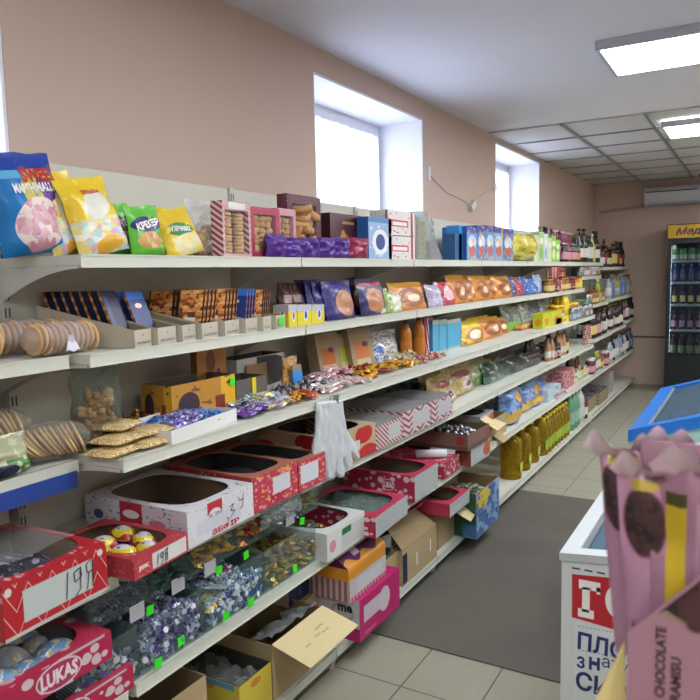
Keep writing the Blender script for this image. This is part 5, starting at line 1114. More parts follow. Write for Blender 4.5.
for i, (y_, xx, r) in enumerate(((eL[2] + .17, -1.50, .2), (eL[2] + .1, -1.42, .5))):
    o = solo('printed_slip', MB().box(-.05, .05, -.035, .035, 0, .0015), flat('slip_grey', '#a9acae', .6), ['grey printed slip lying on the pale blue sweets', 'small white slip lying in the pale blue bin'][i], 'paper slip', None, (xx, y_, zl0 + .088 + .01 * i), RZ + r); o.rotation_euler = (0, .3, RZ + r)
# white carton with green label
WG = art('white_green', '#cccfca', [(('rect', .36, .1, .96, .82), '#b9beb8'), (('rect', .38, .6, .62, .84), '#1f6a3c'), (('ell', .14, .45, .08, .22), '#c78a94')], .5)
WS_ = flat('white_side', '#c2c6c2', .6)
t, b, w_, h, dp = carton('sweets_carton', 'white open carton with a green label right of the acrylic bins', (327.5, 563), (365, 536.5), 535, z5, [WG, WS_, WS_, BROWN], .36)
heap('wgr', ['#8a5a2a', '#b9a05a', '#3a2a1c'], (c.x - .3, c.x - .05, t.location.y - .08, t.location.y + .08), z5 + .03, .03, 24, 'brown sweet at the bottom of the white carton', name='toffee', group='sweets in the white carton', kind=1)
POL = art('polka', '#a02240', [(('dot', 9, 4, .42, .9), '#cdb9bd')], .45); POLS = art('polka_side', '#a02240', [(('dot', 11, 4, .4, .9), '#cfbcc0')], .45)
POLT = art('polka_top', '#b3304c', [(('dot', 8, 8, .34, .9), '#cdb3b9')], .45); WLB = art('white_label', '#a9aeac', [(('noise', 30, 8, .62), '#8d9395')], .5)
PK = flat('pink_card', '#b4344f', .5)
def brand(b, loc, wd, hg, face='f', rz=0):
    m = MB(); n = 24; E_ = lambda k, a: (loc[0] + wd * .62 * a * math.cos(k), loc[1], loc[2] + hg * .95 * a * math.sin(k))
    pts = [E_(2 * PI * k / n, 1) for k in range(n)]
    if face == 'l': pts = [(loc[0], loc[1] - (p[0] - loc[0]), p[2]) for p in pts]
    m.quad(pts); part('logo_oval', m, flat('logo_oval', '#d2bcc3', .5), b)
    inn = MB(); cx_, cz_ = (loc[1] if face == 'l' else loc[0]), loc[2]; e_ = -.0004
    inn.quad([((p[0] + e_) if face == 'l' else loc[0] + (p[0] - loc[0]) * .93, (loc[1] + (p[1] - loc[1]) * .93) if face == 'l' else p[1] + e_, cz_ + (p[2] - cz_) * .86) for p in pts]); part('logo_field', inn, flat('logo_field', '#a02a50', .5), b)
    off = -.0008
    text(b, 'LUKAS', hg, (loc[0] + (off if face == 'l' else 0), loc[1] + (off if face == 'f' else 0), loc[2]), flat('logo_ink', '#dccdd2', .5), face=face, bold=.05, fit=wd, hgt=hg)
t, b, w_, h, dp = carton('cookie_carton', 'pink-edged cookie carton with a plain white front right of the white carton', (376, 539), (407.5, 514), 518, z5, [WLB, POLS, PK, flat('in_green', '#4c5f55', .7)], .36)
part('film_sheet', MB().surf(lambda u, v: ((u - .5) * w_ * .85, .04 + .28 * v, h * .8 + .03 * noise.noise(Vector((u * 4, v * 4, 7)))), 16, 16), clear('film_sheet', '#dce8e4', .35, .1, '#8fa39c', .8, cap=.8), t)
t, b, w_, h, dp = carton('cookie_carton', 'dark pink LUKAS carton with its long polka-dot side towards the viewer, fifth shelf', (415, 503), (438, 487), 477, z5, [WLB, POLS, PK, BROWN], .38)
brand(b, (-w_ / 2 - .0012, dp * .36, h * .55), .055, .03, 'l')
boxp('cookie_carton', .22, .36, .085, [POL, POLS, POLT], 'dark pink polka-dot carton right of the long LUKAS carton', 'cookie carton', (-1.35, YF(452, -1.35, z5) , z5 + .001))
pr = solo('paper_roll', MB().lathe([(.022, 0), (.022, .16)], 14, axis='x'), flat('paper_white', '#c5c9cb', .6), 'white paper roll lying on the pink cartons', 'paper roll', None, (-1.52, YF(437, -1.4, .6), z5 + .11), .5)
solo('paper_sheet', MB().surf(lambda u, v: (.14 * u, .10 * v, .018 * math.sin(PI * v) + .002), 8, 8), flat('paper_white', '#c5c9cb', .6), 'curled white paper sheet lying on the right-hand pink carton', 'paper', None, (-1.50, YF(446, -1.4, .6), z5 + .088), .2)
BCN = art('brown_zig', '#75564a', [(('rect', .84, .3, .95, .8), '#8f2f30'), (('rect', 0, 0, 1, .2), '#5a4038')], .6); SIL = flat('silver_card', '#a6aaad', .35, metal=.3)
ORC = art('orange_corner', '#a6aab0', [(('ell', .85, .5, .22, .4), '#b4552c')], .5)
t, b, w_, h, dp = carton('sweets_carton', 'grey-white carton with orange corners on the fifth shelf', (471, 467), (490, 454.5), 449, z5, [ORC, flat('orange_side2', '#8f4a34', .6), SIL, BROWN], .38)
loc2 = (t.location.x + .01, t.location.y - .06, z5 + h + .003)
t2, b2 = bare('sweets_carton', tray_mb(w_ * 1.1, .38, .09, .003, 0, 1, ms=0), [BCN, BROWN], 'brown sweets carton with foil sweets, lying on the orange-cornered carton', 'carton', loc2, t.rotation_euler[2])
heap('foil', ['#8d9194', '#b9bcbe', '#55585c'], (loc2[0] - .34, loc2[0] - .03, loc2[1] - .08, loc2[1] + .08), loc2[2] + .055, .03, 44, 'silver foil sweet in the brown carton', name='foil_sweet', group='foil sweets in the brown carton', kind=2, l=.035, metal=.7)
t3, b3, *_ = carton('sweets_carton', 'grey carton with red corner topping the pile on the fifth shelf', 0, 0, 0, z5, [ORC, SIL, flat('lid_grey', '#7e7f84', .4), flat('in_grey', '#55504c', .7)], .36, hh=.075, loc=(-1.38, YF(487, -1.38, .65), z5 + .13), w_=.24, rz=RZ, rx=.45)
part('carton_flap', flapq([(-.13, -.002, .06), (-.02, -.002, .06), (-.03, -.07, .03), (-.15, -.07, .03)], .003), KRAFTL, t3)
# kraft carton with bright flaps
w_ = .42
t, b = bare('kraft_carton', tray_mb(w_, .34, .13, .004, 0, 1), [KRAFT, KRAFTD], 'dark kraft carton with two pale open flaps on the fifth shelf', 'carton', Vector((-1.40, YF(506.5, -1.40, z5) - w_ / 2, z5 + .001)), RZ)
part('carton_flap', flapq([(-w_ * .5, 0, .13), (-w_ * .1, 0, .13), (-w_ * .04, -.07, .10), (-w_ * .44, -.07, .09)]), KRAFTL, t)
part('carton_flap', flapq([(-w_ * .2, -.005, .03), (w_ * .1, -.005, .03), (w_ * .1, -.07, -.01), (-w_ * .2, -.07, -.01)]), KRAFT, t)
# blue film pack, paper packs
BP = art('bluefilm', '#4f78b4', [(('noise', 5, 5, .5), '#7fa0cf'), (('rect', .1, .1, .95, .42), '#c9a51f'), (('ell', .55, .72, .15, .18), '#cf9b1c'), (('noise', 12, 4, .6), '#3a5a9c')], .25, .5, .5)
for i, (p0, p1, tp) in enumerate(((508, 528, 388), (522, 549, 384))):
    on('pouch', 'paper_roll_pack', p0, p1, tp, 5, BP, ['blue film pack with yellow lettering beside the kraft flaps', 'second blue film pack with a yellow block on the fifth shelf'][i], 'film pack', d=.14, xf=-1.40 - .04 * i, fat=.8, neck=.05, n=(12, 12))
on('box', 'napkin_box', 548, 561, 387, 5, [art('napkin_box', '#b4c3cf', [(('noise', 5, 5, .6), '#6f93b8')], .5)], 'white and pale blue carton right of the blue film packs', 'carton', d=.16, xf=-1.41)
heap('smallred', ['#b0333c', '#d8cfd0', '#5b2a34'], (-1.44, -1.385, YF(555, -1.4, z5), YF(565, -1.4, z5)), z5, .03, 14, 'small red and white packet at the edge of the fifth shelf', name='packet', cat='packet', group='red packets on the fifth shelf', kind=1, l=.06)
on('box', 'juice_box', 563, 574, 370, 5, [art('pinkjuice', '#a0525c', [(('noise', 6, 9, .52), '#c79a9c')], .5)], 'tall pink juice box pack on the fifth shelf', 'carton', d=.14, xf=-1.42)
mixrow('dark_bottle', -1.50, YF(570, -1.5, z5), 7.1, .1, z5, BRAN + SB_[:2], 'in the rear row of the fifth shelf')
for i, (p0, p1, tp, c_) in enumerate(((573, 579, 379, '#b9a92a'), (578, 584, 372, '#9fae8a'), (583, 589, 370, '#b7a42f'), (588, 594, 364, '#a07a3a'), (593, 598, 362, '#8f4a3c'))):
    on('pouch', 'fruit_pack', p0, p1, tp, 5, art('fruit%d' % i, c_, [(('noise', 6, 6, .5, i), '#d8d6c4'), (('noise', 8, 8, .6, i + 2), '#2f3b24')], .4), '%s small yellowish pack from the pink juice box on the fifth shelf' % ORD[i], 'pack', d=.08, xf=-1.42, n=(8, 8))

# ================================================================== BOTTOM SHELF
t, b = bare('kraft_carton', tray_mb(.36, .34, .28, .004, 0, 1), [KRAFT, KRAFTD], 'tall plain kraft carton at the left end of the bottom shelf', 'carton', (-1.375, YF(207, -1.375, .3) - .18, z6 + .001))
y_ = YF(207, -1.375, .3)
YL = art('yellow_low', '#c9b83a', [(('ell', .5, .82, .16, .09), '#c07a30')], .5)
t, b = bare('yellow_carton', tray_mb(.17, .3, .15, .004, 0, 1), [YL, flat('dark_in', '#3a3a34', .8)], 'yellow carton full of clear bags on the bottom shelf', 'carton', (-1.385, YF(256, -1.385, .2) + .0, z6 + .001))
part('blue_edge', MB().box(-.087, -.0855, .02, .28, .13, .148), flat('blue_edge', '#4f86ac', .5), t)
part('clear_bags', MB().surf(lambda u, v: ((u - .5) * .14, .03 + .24 * v, .11 + .04 * noise.noise(Vector((u * 5, v * 5, 2)))), 14, 14), clear('bags_film', '#dfe3e3', .4, .1, '#9a9d9c', .8, cap=.85), t)
# open kraft carton with lid flap hanging over the front
A, B_ = onz(282, 690, z6), onz(330, 650, z6)
y0_, y1_ = YF(274, -1.38, .2), YF(324, -1.38, .2); w_ = y1_ - y0_
t, b = bare('kraft_carton', tray_mb(w_, .36, .20, .004, 0, 1), [KRAFT, KRAFTD], 'open kraft carton with a pale handwritten flap folded over its front', 'carton', (-1.385, (y0_ + y1_) / 2, z6 + .001))
fp = part('carton_flap', flapq([(-w_ * .5, 0, .203), (w_ * .5, 0, .203), (w_ * .62, -.135, .14), (-w_ * .40, -.135, .14)][::1]), KRAFTL, t)
for i, (u, v, s_) in enumerate(((.08, .6, .05), (.0, .45, .03), (-.22, .4, .03), (.12, .42, .045))):
    stroke(fp, [[(u * w_ + k * .008, -.13 * (1 - v) + (.004 if k % 2 else -.003)) for k in range(int(s_ / .008) + 2)]], .0016, INK, 0, 't')
    for vv in fp.children[-1].data.vertices: vv.co.z = .2075 + vv.co.y * (.063 / .135)
part('inner_film', MB().surf(lambda u, v: (-w_ * .45 + w_ * .9 * u, .01 + .12 * v * (1 + .5 * noise.noise(Vector((u * 4, 1, v)))), .17 + .05 * (1 - v) + .02 * noise.noise(Vector((u * 7, v * 3, 3)))), 24, 8), clear('inner_film', '#e6e9ea', .4, .1, '#b5b8bb', .8, cap=.8), t)
t, b = bare('kraft_carton', tray_mb(.22, .2, .17, .004, 0, 1), [KRAFT, KRAFTD], 'small kraft carton between the flap carton and the pink carton', 'carton', (-1.50, YF(318, -1.5, .25), z6 + .001))
part('carton_lid', MB().box(-.11, .11, 0, .2, .17, .174), KRAFT, t)
boxp('blue_carton', .17, .09, .07, [art('dark_blue_card', '#1f2a4f', [(('rect', 0, 0, .03, 1), '#8a8570'), (('rect', .97, 0, 1, 1), '#8a8570'), (('rect', 0, .95, 1, 1), '#8a8570')], .5), KRAFT], 'dark blue carton lying on the small kraft carton', 'carton', (-1.52, YF(304, -1.5, .35), z6 + .18), words=(('&', .03, .5, .5, flat('faint_blue', '#4a5c94', .5), {}),))
# pile: pink carton, striped pack, purple and orange box
Q = fr((361, 629), (400, 600), 603, z6)
y0_, y1_ = YF(359.5, -1.31, .2), YF(399.5, -1.31, .2); w_ = y1_ - y0_
MG = art('magenta_front', '#b01f64', [(('rect', .1, .38, .62, .78), '#c0b4ba'), (('ell', .6, .55, .14, .3), '#c4b9be'), (('rect', .12, .1, .4, .13), '#c98aa8')], .45)
MGS = art('magenta_side', '#b8b4b4', [(('rect', 0, 0, 1, .32), '#b01f64'), (('ring', .7, .64, .18, .2, .12), '#9a9698')], .45)
h = ZT(602, -1.31, y0_) - z6
t = boxp('cake_carton', w_, .26, h, [MG, MGS, flat('magenta', '#b01f64', .45)], 'magenta and white carton, lowest of the pile on the bottom shelf', 'carton', (-1.31, (y0_ + y1_) / 2, z6 + .001), words=(('me', .03, .25, .75, INK, dict(face='l', bold=.04)),))
zz = z6 + h + .004; y0_, y1_ = YF(348, -1.33, zz), YF(388, -1.33, zz); h2 = .085
t = boxp('cookie_carton', (y1_ - y0_) * .9, .24, h2, [art('pinkstripe_front', '#b5b2b4', [(('rect', 0, 0, 1, .2), '#b04a68'), (('stripe', 12, 0, .3), '#b9a8ae'), (('rect', .2, .25, .9, .85), '#bcbec0')], .5), art('pinkstripe_side', '#b9a9a2', [(('stripe', 9, 0, .5), '#8f5a60')], .5), flat('film_top', '#9d9fa0', .3)], 'pink striped white carton in the middle of the pile on the bottom shelf', 'carton', (-1.33, (y0_ + y1_) / 2, zz))
zz += h2 + .002
m = MB(); h3 = .10; w3 = (y1_ - y0_) * .92; dz = .075
prof = [(0, 0), (0, .05), (dz, h3), (.22, h3), (.22, 0)]
m.slab([(-w3 / 2, a, b_) for a, b_ in prof], (w3, 0, 0), 2)
m.quad([(-w3 / 2, -.0008, 0), (w3 / 2, -.0008, 0), (w3 / 2, -.0008, .05), (-w3 / 2, -.0008, .05)], 0).quad([(-w3 / 2, -.0008, .05), (w3 / 2, -.0008, .05), (w3 / 2, dz, h3 + .001), (-w3 / 2, dz, h3 + .001)], 1)
m.quad([(-w3 / 2 - .0008, .2, 0), (-w3 / 2 - .0008, 0, 0), (-w3 / 2 - .0008, 0, .05), (-w3 / 2 - .0008, .2, .05)], 0)
OP = flat('orange_glaze', '#c9882a', .4); PP = art('purple_card', '#57204c', [(('rect', .3, .35, .45, .7), '#b59aac'), (('noise', 5, 2, .99), '#000000')], .4)
t, b = bare('cake_box', m, [OP, PP, flat('purple_plain', '#4f1c46', .4)], 'purple cake box with an orange wavy glaze, top of the pile on the bottom shelf', 'cake box', (-1.335, (y0_ + y1_) / 2, zz))
part('glaze_wave', MB().surf(lambda u, v: ((u - .5) * w3, -.0016 + (0 if v < .5 else (v - .5) * 2 * dz * .42 * (.6 + .4 * math.sin(u * 15))), .05 * min(1, v * 2) + (0 if v < .5 else (v - .5) * 2 * (h3 - .05) * .42 * (.6 + .4 * math.sin(u * 15)) + .001)), 40, 6), OP, b)
# paper bags and kraft boxes right of the pile
solo('paper_bag', MB().surf(lambda u, v: ((u - .5) * .16, .03 * math.sin(PI * u) * (1 if v < .9 else .5), .24 * v), 10, 10).surf(lambda u, v: ((u - .5) * .16, .03 - .03 * math.sin(PI * u), .24 * v), 10, 10, flip=True), art('paper_bag', '#9a9c9a', [(('ell', .4, .7, .14, .08), '#2b2b2b'), (('noise', 6, 3, .62), '#5f6164')], .6), 'grey printed paper bag squeezed between pile and kraft boxes', 'paper bag', None, (-1.44, YF(393, -1.42, .3), z6 + .001), RZ - .2)
def kbox(p0, p1, xx, hh, label, dp=.3, extra=None):
    a, b2 = YF(p0, xx, z6), YF(p1, xx, z6); t, b = bare('kraft_carton', tray_mb(b2 - a, dp, hh, .004, 0, 1), [KRAFT, KRAFTD], label, 'carton', (xx, (a + b2) / 2, z6 + .001)); return t, b, b2 - a
t, b, w_ = kbox(403, 437, -1.375, .17, 'closed kraft carton with two white slots at the shelf edge')
part('handle_slot', MB().box(-w_ * .12, -w_ * .10, -.0015, 0, .05, .11), WPRINT, b); part('handle_slot', MB().box(w_ * .28, w_ * .30, -.0015, 0, .06, .12), WPRINT, b)
part('dark_stripe', MB().box(-w_ * .5, -w_ * .38, -.0012, -.0002, .01, .15), flat('navy_strip', '#1c2742', .6), b)
part('carton_flap', flapq([(-w_ * .5, 0, .17), (w_ * .5, 0, .17), (w_ * .46, .12, .24), (-w_ * .46, .1, .27)]), KRAFTD, t)
part('carton_flap', flapq([(-w_ * .5, .16, .19), (w_ * .2, .16, .19), (w_ * .3, .04, .30), (-w_ * .42, .04, .29)]), KRAFT, t)
t, b, w_ = kbox(438, 461, -1.40, .19, 'kraft carton with a pale flap bent outwards, beside the green and blue carton')
part('carton_flap', flapq([(-w_ * .1, 0, .19), (w_ * .5, 0, .19), (w_ * .56, -.12, .17), (-.0, -.12, .12)]), KRAFTL, t)
t, b, w_ = kbox(386, 403, -1.40, .17, 'narrow kraft carton standing beside the cake box pile', .2)
c_ = carton('cookie_carton', 'low pink carton with a plain front poking out over the kraft cartons', 0, 0, 0, z6, [WLB, PK, PK, BROWN], .34, hh=.07, loc=(-1.31, YF(460, -1.31, .33), .305), w_=YF(470, -1.31, .33) - YF(450.5, -1.31, .33), rz=RZ)
# green and blue carton
y0_, y1_ = YF(478, -1.27, .1), YF(500, -1.27, .1); w_ = y1_ - y0_
GBX = art('greenblue_front', '#41679c', [(('noise', 4, 4, .5), '#8aa6c4'), (('ell', .3, .8, .3, .2), '#c9b53a'), (('noise', 6, 5, .6, 4), '#2b4a86')], .5)
GBS = art('greenblue_side', '#154732', [(('noise', 5, 4, .56), '#1e5a40'), (('ell', .3, .75, .18, .1), '#9aa8a0'), (('rect', .7, 0, 1, .3), '#3c6a9c')], .5)
t, b = bare('green_carton', tray_mb(w_, .26, .25, .004, 0, 1, ms=2), [GBX, KRAFTD, GBS], 'green and blue printed carton holding small packets, beside the oil bottles', 'carton', (-1.27, (y0_ + y1_) / 2 - .02, z6 + .003), RZ)
part('carton_flap', flapq([(-w_ / 2, .26, .25), (w_ / 2, .26, .25), (w_ / 2, .28, .34), (-w_ / 2, .28, .34)], (0, .003, 0)), KRAFT, t)
heap('grpack', ['#5a7a4a', '#4b2f44', '#a9b59a', '#7a8a6c'], (-1.50, -1.31, (y0_ + y1_) / 2 - .1, (y0_ + y1_) / 2 + .06), z6 + .19, .03, 22, 'small green and plum packet in the green and blue carton', name='packet', cat='packet', group='packets in the green and blue carton', kind=1, l=.07, r=.014)
# oil canisters and bottles
OIL = clear('oil_body', '#d9b21c', .3, .08, '#a88a1c', crinkle=0, cap=.75); OIL = clear('oil_yellow', '#d9bf52', .30, .1, '#b89a24', crinkle=.15, cap=.85)
OLB = art('oil_label', '#8fa832', [(('ell', .5, .5, .3, .3), '#c9c93a')], .4)
def canister(y, x, label, s=1.0):
    t = thing('oil_canister', label, 'oil bottle', (x, y, z6 + .001), RZ)
    P = [(.070, 0), (.074, .01), (.074, .03), (.071, .035), (.074, .04), (.074, .09), (.071, .1), (.074, .11), (.074, .15), (.071, .155), (.074, .16), (.074, .19), (.071, .195), (.074, .2), (.074, .255), (.066, .28), (.035, .298), (.022, .302), (.022, .312)]
    part('body', MB().lathe([(r * s, z * s) for r, z in P], 20), OIL, t)
    part('cap', MB().lathe([(.026 * s, .312 * s), (.026 * s, .335 * s)], 14), YPRINT, t)
    part('paper_label', MB().box(-.035, .035, -.0755 * s, -.0745 * s, .05, .12), OLB, t)
    part('handle', MB().tube([(0, .0, .33 * s), (0, .04, .32 * s), (0, .06, .26 * s)], .008, 6), YPRINT, t)
for i, p_ in enumerate((511, 521, 530, 538)): canister(YF(p_, -1.455, z6 + .1), -1.455, '%s large ribbed canister of yellow oil from the left on the bottom shelf' % ORD[i], 1.0 if i < 1 else .93)
brow('oil_bottle', 'oil', OIL, OLB, YPRINT, 8, -1.42, YF(543, -1.42, z6 + .1), .105, z6, 'small bottle of golden oil in the front row of the bottom shelf', 'oil bottle', s=1.12, lab=(.15, .42))
brow('oil_bottle', 'oil', OIL, OLB, YPRINT, 8, -1.53, YF(541, -1.5, z6 + .1), .105, z6, 'small bottle of golden oil in the rear row of the bottom shelf', 'oil bottle', s=1.12, lab=(.15, .42))
brow('water_bottle', 'soda', flat('green_water', '#5f8f70', .15), flat('water_label', '#86a893', .3), WCAP, 3, -1.43, YF(569, -1.43, z6 + .1), .13, z6, 'large pale green water bottle behind the oil bottles', s=1.2)
brow('water_bottle', 'soda', flat('clear_water', '#a5b3ab', .15), flat('water_label2', '#b3beb6', .3), WCAP, 2, -1.43, YF(574.5, -1.43, z6 + .1) + .05, .14, z6, 'large clear water bottle beside the green ones', s=1.2)
brow('drink_bottle', 'soda', flat('red_drink', '#5c1f22', .2), LWt, REDC, 2, -1.42, YF(581, -1.42, z6), .12, z6, 'small red drink bottle at the right of the water bottles', s=.85)
SL = art('crate_wood', '#8d8266', [(('stripe', 0, 3, .12), '#4a4435')], .8)
for i, (p0, p1, dx) in enumerate(((584, 596, .0), (597, 606, .02))):
    a, b2 = YF(p0, -1.43, z6), YF(p1, -1.43, z6)
    t, b = bare('low_crate', tray_mb(b2 - a, .3, .13, .01, 0, 1), [SL, flat('crate_in', '#6d644e', .8)], ['low wooden-looking crate on the bottom shelf', 'second low crate towards the back of the bottom shelf'][i], 'crate', (-1.43 + dx, (a + b2) / 2, z6 + .001))
    boxp('purple_pack', (b2 - a) * .8, .24, .13, [art('purple_pack', '#4b4252', [(('noise', 6, 5, .55), '#8f8a94')], .4)], ['dark purple bottle pack standing in the first crate', 'dark purple bottle pack standing in the second crate'][i], 'pack', (-1.45 + dx, (a + b2) / 2, z6 + .02))
boxp('white_carton', .3, .3, .24, [flat('pale_card', '#9c9790', .6, var=.1)], 'pale tall carton at the end of the crates on the bottom shelf', 'carton', (-1.44, YF(611, -1.44, z6), z6 + .001))

# ================================================================== FAR BAYS
LW2 = art('label_mix', '#b9bcc0', [(('noise', 4, 3, .55), '#5a5f6b')], .5)
VOD = [('vodka', flat('vodka', '#7f8c98', .12), LW2, CHROME, .95, 'clear vodka bottle'), ('vodka', flat('vodka2', '#94a0a6', .12), LWt, BLKC, .9, 'clear bottle with white label'), ('vodka', flat('vodka3', '#5f7088', .12), LBl, CHROME, .98, 'bluish bottle'), ('soda', flat('lime', '#7f9c2a', .2), flat('lime_l', '#a3b83c', .4), WCAP, .9, 'lime green bottle'), ('vodka', flat('gold_v', '#9a8a4a', .15), LW2, GOLD, .92, 'golden bottle')]
DW = [('wine', GD, LWt, BLKC, .88, 'dark wine bottle with white label'), ('wine', GD, LW2, REDC, .9, 'dark wine bottle with mottled label'), ('wine', GB, LP, BLKC, .86, 'brown wine bottle with rosy label'), ('wine', GD, LWt, GOLD, .9, 'dark gold-capped wine bottle'), ('wine', GD, LY, BLKC, .86, 'dark wine bottle with cream label'), ('vodka', GD, LBl, CHROME, .95, 'dark bottle with blue label')]
PKS = [('can', CHROME, art('pk1', '#5b86b4', [(('noise', 4, 3, .5), '#c4ccd0')], .4), CHROME, .9, 'blue and white tin'), ('can', CHROME, art('pk2', '#b9ae3a', [(('noise', 4, 3, .5), '#b0504a')], .4), CHROME, .95, 'yellow and red tin'), ('jar', flat('pk3', '#8a7a9a', .4), LWt, WCAP, .9, 'lilac jar'), ('can', CHROME, art('pk4', '#a9b9b8', [(('noise', 4, 3, .5), '#4f7a5a')], .4), CHROME, .9, 'pale green tin')]
FRU = [('jar', flat('fr1', '#8f5a2a', .3), LY, REDC, 1.2, 'amber jar'), ('can', CHROME, art('fr2', '#9c4f44', [(('noise', 4, 4, .5), '#c9b04a')], .4), CHROME, 1.4, 'red and yellow tin'), ('soda', flat('fr3', '#6b7a34', .3), LWt, YPRINT, .7, 'green plastic bottle'), ('jar', flat('fr4', '#4a2a2a', .3), LP, WCAP, 1.3, 'dark rosy jar')]
mixrow('small_tin', -1.53, 7.28, 8.15, .10, 1.475, PKS, 'on the extra upper shelf of the first far bay', 'tin')
mixrow('drink_tin', -1.46, 7.28, 8.15, .10, 1.19, PKS + VOD[3:4] + FRU[:1], 'on the second shelf of the first far bay', 'tin')
mixrow('vodka_bottle', -1.45, 8.28, 9.9, .105, 1.21, VOD[:3] + VOD[4:], 'on the second shelf of the last two bays')
mixrow('vodka_bottle', -1.56, 8.3, 9.2, .12, 1.21, VOD[:3] + VOD[4:], 'in the rear row of the last two bays')
mixrow('wine_bottle', -1.43, 7.28, 8.15, .10, .85, DW, 'on the third shelf of the first far bay')
mixrow('wine_bottle', -1.54, 7.3, 8.1, .12, .85, DW, 'in the rear row of the first far bay')
mixrow('wine_bottle', -1.43, 8.28, 9.12, .10, .86, DW, 'on the third shelf of the second far bay')
mixrow('wine_bottle', -1.43, 9.28, 9.9, .10, .90, DW, 'on the third shelf of the last bay')
mixrow('spirit_bottle', -1.42, 8.28, 9.9, .105, z5, DW[:2] + VOD[:3], 'on the low shelf of the last two bays')
mixrow('preserve_jar', -1.43, 7.28, 8.15, .10, z5, FRU, 'on the low shelf of the first far bay', 'jar')
# drinks in the fridge
for k, z_ in enumerate(FS):
    kind, g, lb, cp, s_, ds = [('soda', flat('kvass', '#2c1f1a', .2), art('kv', '#8f9a5a', [(('noise', 4, 3, .5), '#5a6a3a')], .4), GOLD, .95, 'dark drink with a green label'), ('beer', GB, LP, GOLD, 1.0, 'brown beer with a rosy label'), ('beer', GB, LY, CHROME, .95, 'brown beer with a cream label'), ('beer', flat('blue_b', '#24508c', .2), art('bl2', '#8f4038', [(('noise', 3, 3, .5), '#3c6aa0')], .4), WCAP, .95, 'blue or red labelled bottle'), ('can', flat('green_can', '#4c8f3c', .3), LWt, CHROME, 1.3, 'green and white can')][k]
    p = bottle('drink_bottle' if k < 4 else 'drink_can', kind, g, lb, cp, '%s on the %s fridge shelf from the bottom' % (ds, ORD[k]), 'bottle' if k < 4 else 'can', (FX + .085, FY + .11, z_ + .001), s_, (.15, .5), '%s on fridge shelf %s' % (ds, ORD[k]), True)
    for i in range(1, 7): dup(p, loc=(FX + .085 + .092 * i, FY + .11, z_ + .001))
# ================================================================== LEFT BAY
def roll_bag(name, label, c, L, r, n, cat='cookie bag', rz=RZ, knot=True, tilt=0, gap=None):
    """a row of round cookies lying on edge inside a milky bag; local x is the roll axis"""
    t = thing(name, label, cat, c, rz); k = ('roll', r)
    for i in range(n):
        x = (i / (n - 1) - .5) * L
        bisc(t, 'disc', (1, 3, 3)[i % 3], (x, 0, r + .003 * math.sin(i * 2.1)), (0, PI / 2 + tilt + .08 * math.sin(i), 0), r * .94, L / n * .62, 'cookie')
    part('film', MB().surf(lambda u, v: ((v - .5) * (L + .05), (r * 1.06 + .006 * noise.noise(Vector((v * 9, u * 6, L)))) * math.cos(2 * PI * u) * max(.02, math.sin(PI * min(1, max(0, v)))) ** .3, r + (r * 1.0 + .005 * noise.noise(Vector((v * 9, u * 6 + 3, L)))) * math.sin(2 * PI * u) * max(.02, math.sin(PI * v)) ** .3), 24, 16), MILKY, t)
    if knot:
        part('knot', MB().surf(lambda u, v: (.012 * (u - .5) * (1 + v * 2.5) + .0, -r * .95 - .008 * v, r * 1.2 - .04 * v + .003 * math.sin(u * 9)), 8, 6), flat('knot_white', '#d5d5df', .4), t)
    return t
zL2, zL3 = 1.36, 1.088
roll_bag('cookie_roll', 'milky bag of a cookie roll with a white knot on the left bay shelf', (-1.555, YF(62, -1.55, zL2 + .03) , zL2 + .002), .17, .042, 12)
roll_bag('cookie_roll', 'milky bag of a cookie roll cut by the left picture edge, upper left shelf', (-1.58, YF(62, -1.55, zL2 + .03) - .27, zL2 + .002), .20, .042, 14, knot=False, rz=RZ + .1)
roll_bag('cookie_roll', 'second layer cookie roll lying behind the knotted one', (-1.67, YF(62, -1.55, zL2 + .03) - .02, zL2 + .002), .20, .045, 13, knot=False, rz=RZ - .1)
def wafer_bag(label, c, rz, r, n, fan, film=MILKY, L=.16):
    t = thing('wafer_bag', label, 'wafer bag', c, rz)
    for i in range(n):
        a = fan * (i / (n - 1) - .5)
        bisc(t, 'disc', 3 + i % 2, ((i / (n - 1) - .5) * L, .006 * math.sin(i * 1.7), r + .004), (0.35, PI / 2 - .65 + a, 0.1), r * .96, .007, 'wafer')
    part('film', MB().surf(lambda u, v: ((v - .5) * (L + r * 1.4), (r * 1.08) * math.cos(2 * PI * u) * max(.02, math.sin(PI * v)) ** .35 + .006 * noise.noise(Vector((u * 8, v * 8, r * 99))), (r * 1.08 + .004) + (r * 1.08) * math.sin(2 * PI * u) * max(.02, math.sin(PI * v)) ** .35), 22, 16), film, t)
    return t
yR = YF(60, -1.55, zL3)
CL2 = clear('wafer_film', '#f0ece4', .12, .12, '#d0ccc4', .7)
wafer_bag('clear bag of large round yellow wafers at the right end of the left bay', (-1.56, yR - .03, zL3 + .001), RZ - .25, .047, 14, .5, CL2)
wafer_bag('clear bag of round wafers lying behind and left, upper one on the left bay shelf', (-1.64, yR - .14, zL3 + .035), RZ - .1, .052, 14, .8, CL2)
wafer_bag('clear bag of round wafers cut by the left picture edge', (-1.58, yR - .27, zL3 + .001), RZ + .2, .05, 12, .8, CL2)
pouch('snack_bag', .17, .10, .10, art('green_snack', '#a9ad8c', [(('rect', 0, 0, 1, .45), '#3d7a2c'), (('noise', 5, 4, .55), '#c4c9a8'), (('ell', .4, .2, .3, .16), '#1d2140')], .3, .3, .4), 'green and white snack bag lying at the left picture edge', 'snack bag', (-1.50, yR - .175, zL3 + .001), lean=.1)
part_ = None
on_y = YF(20, -1.62, zL3)
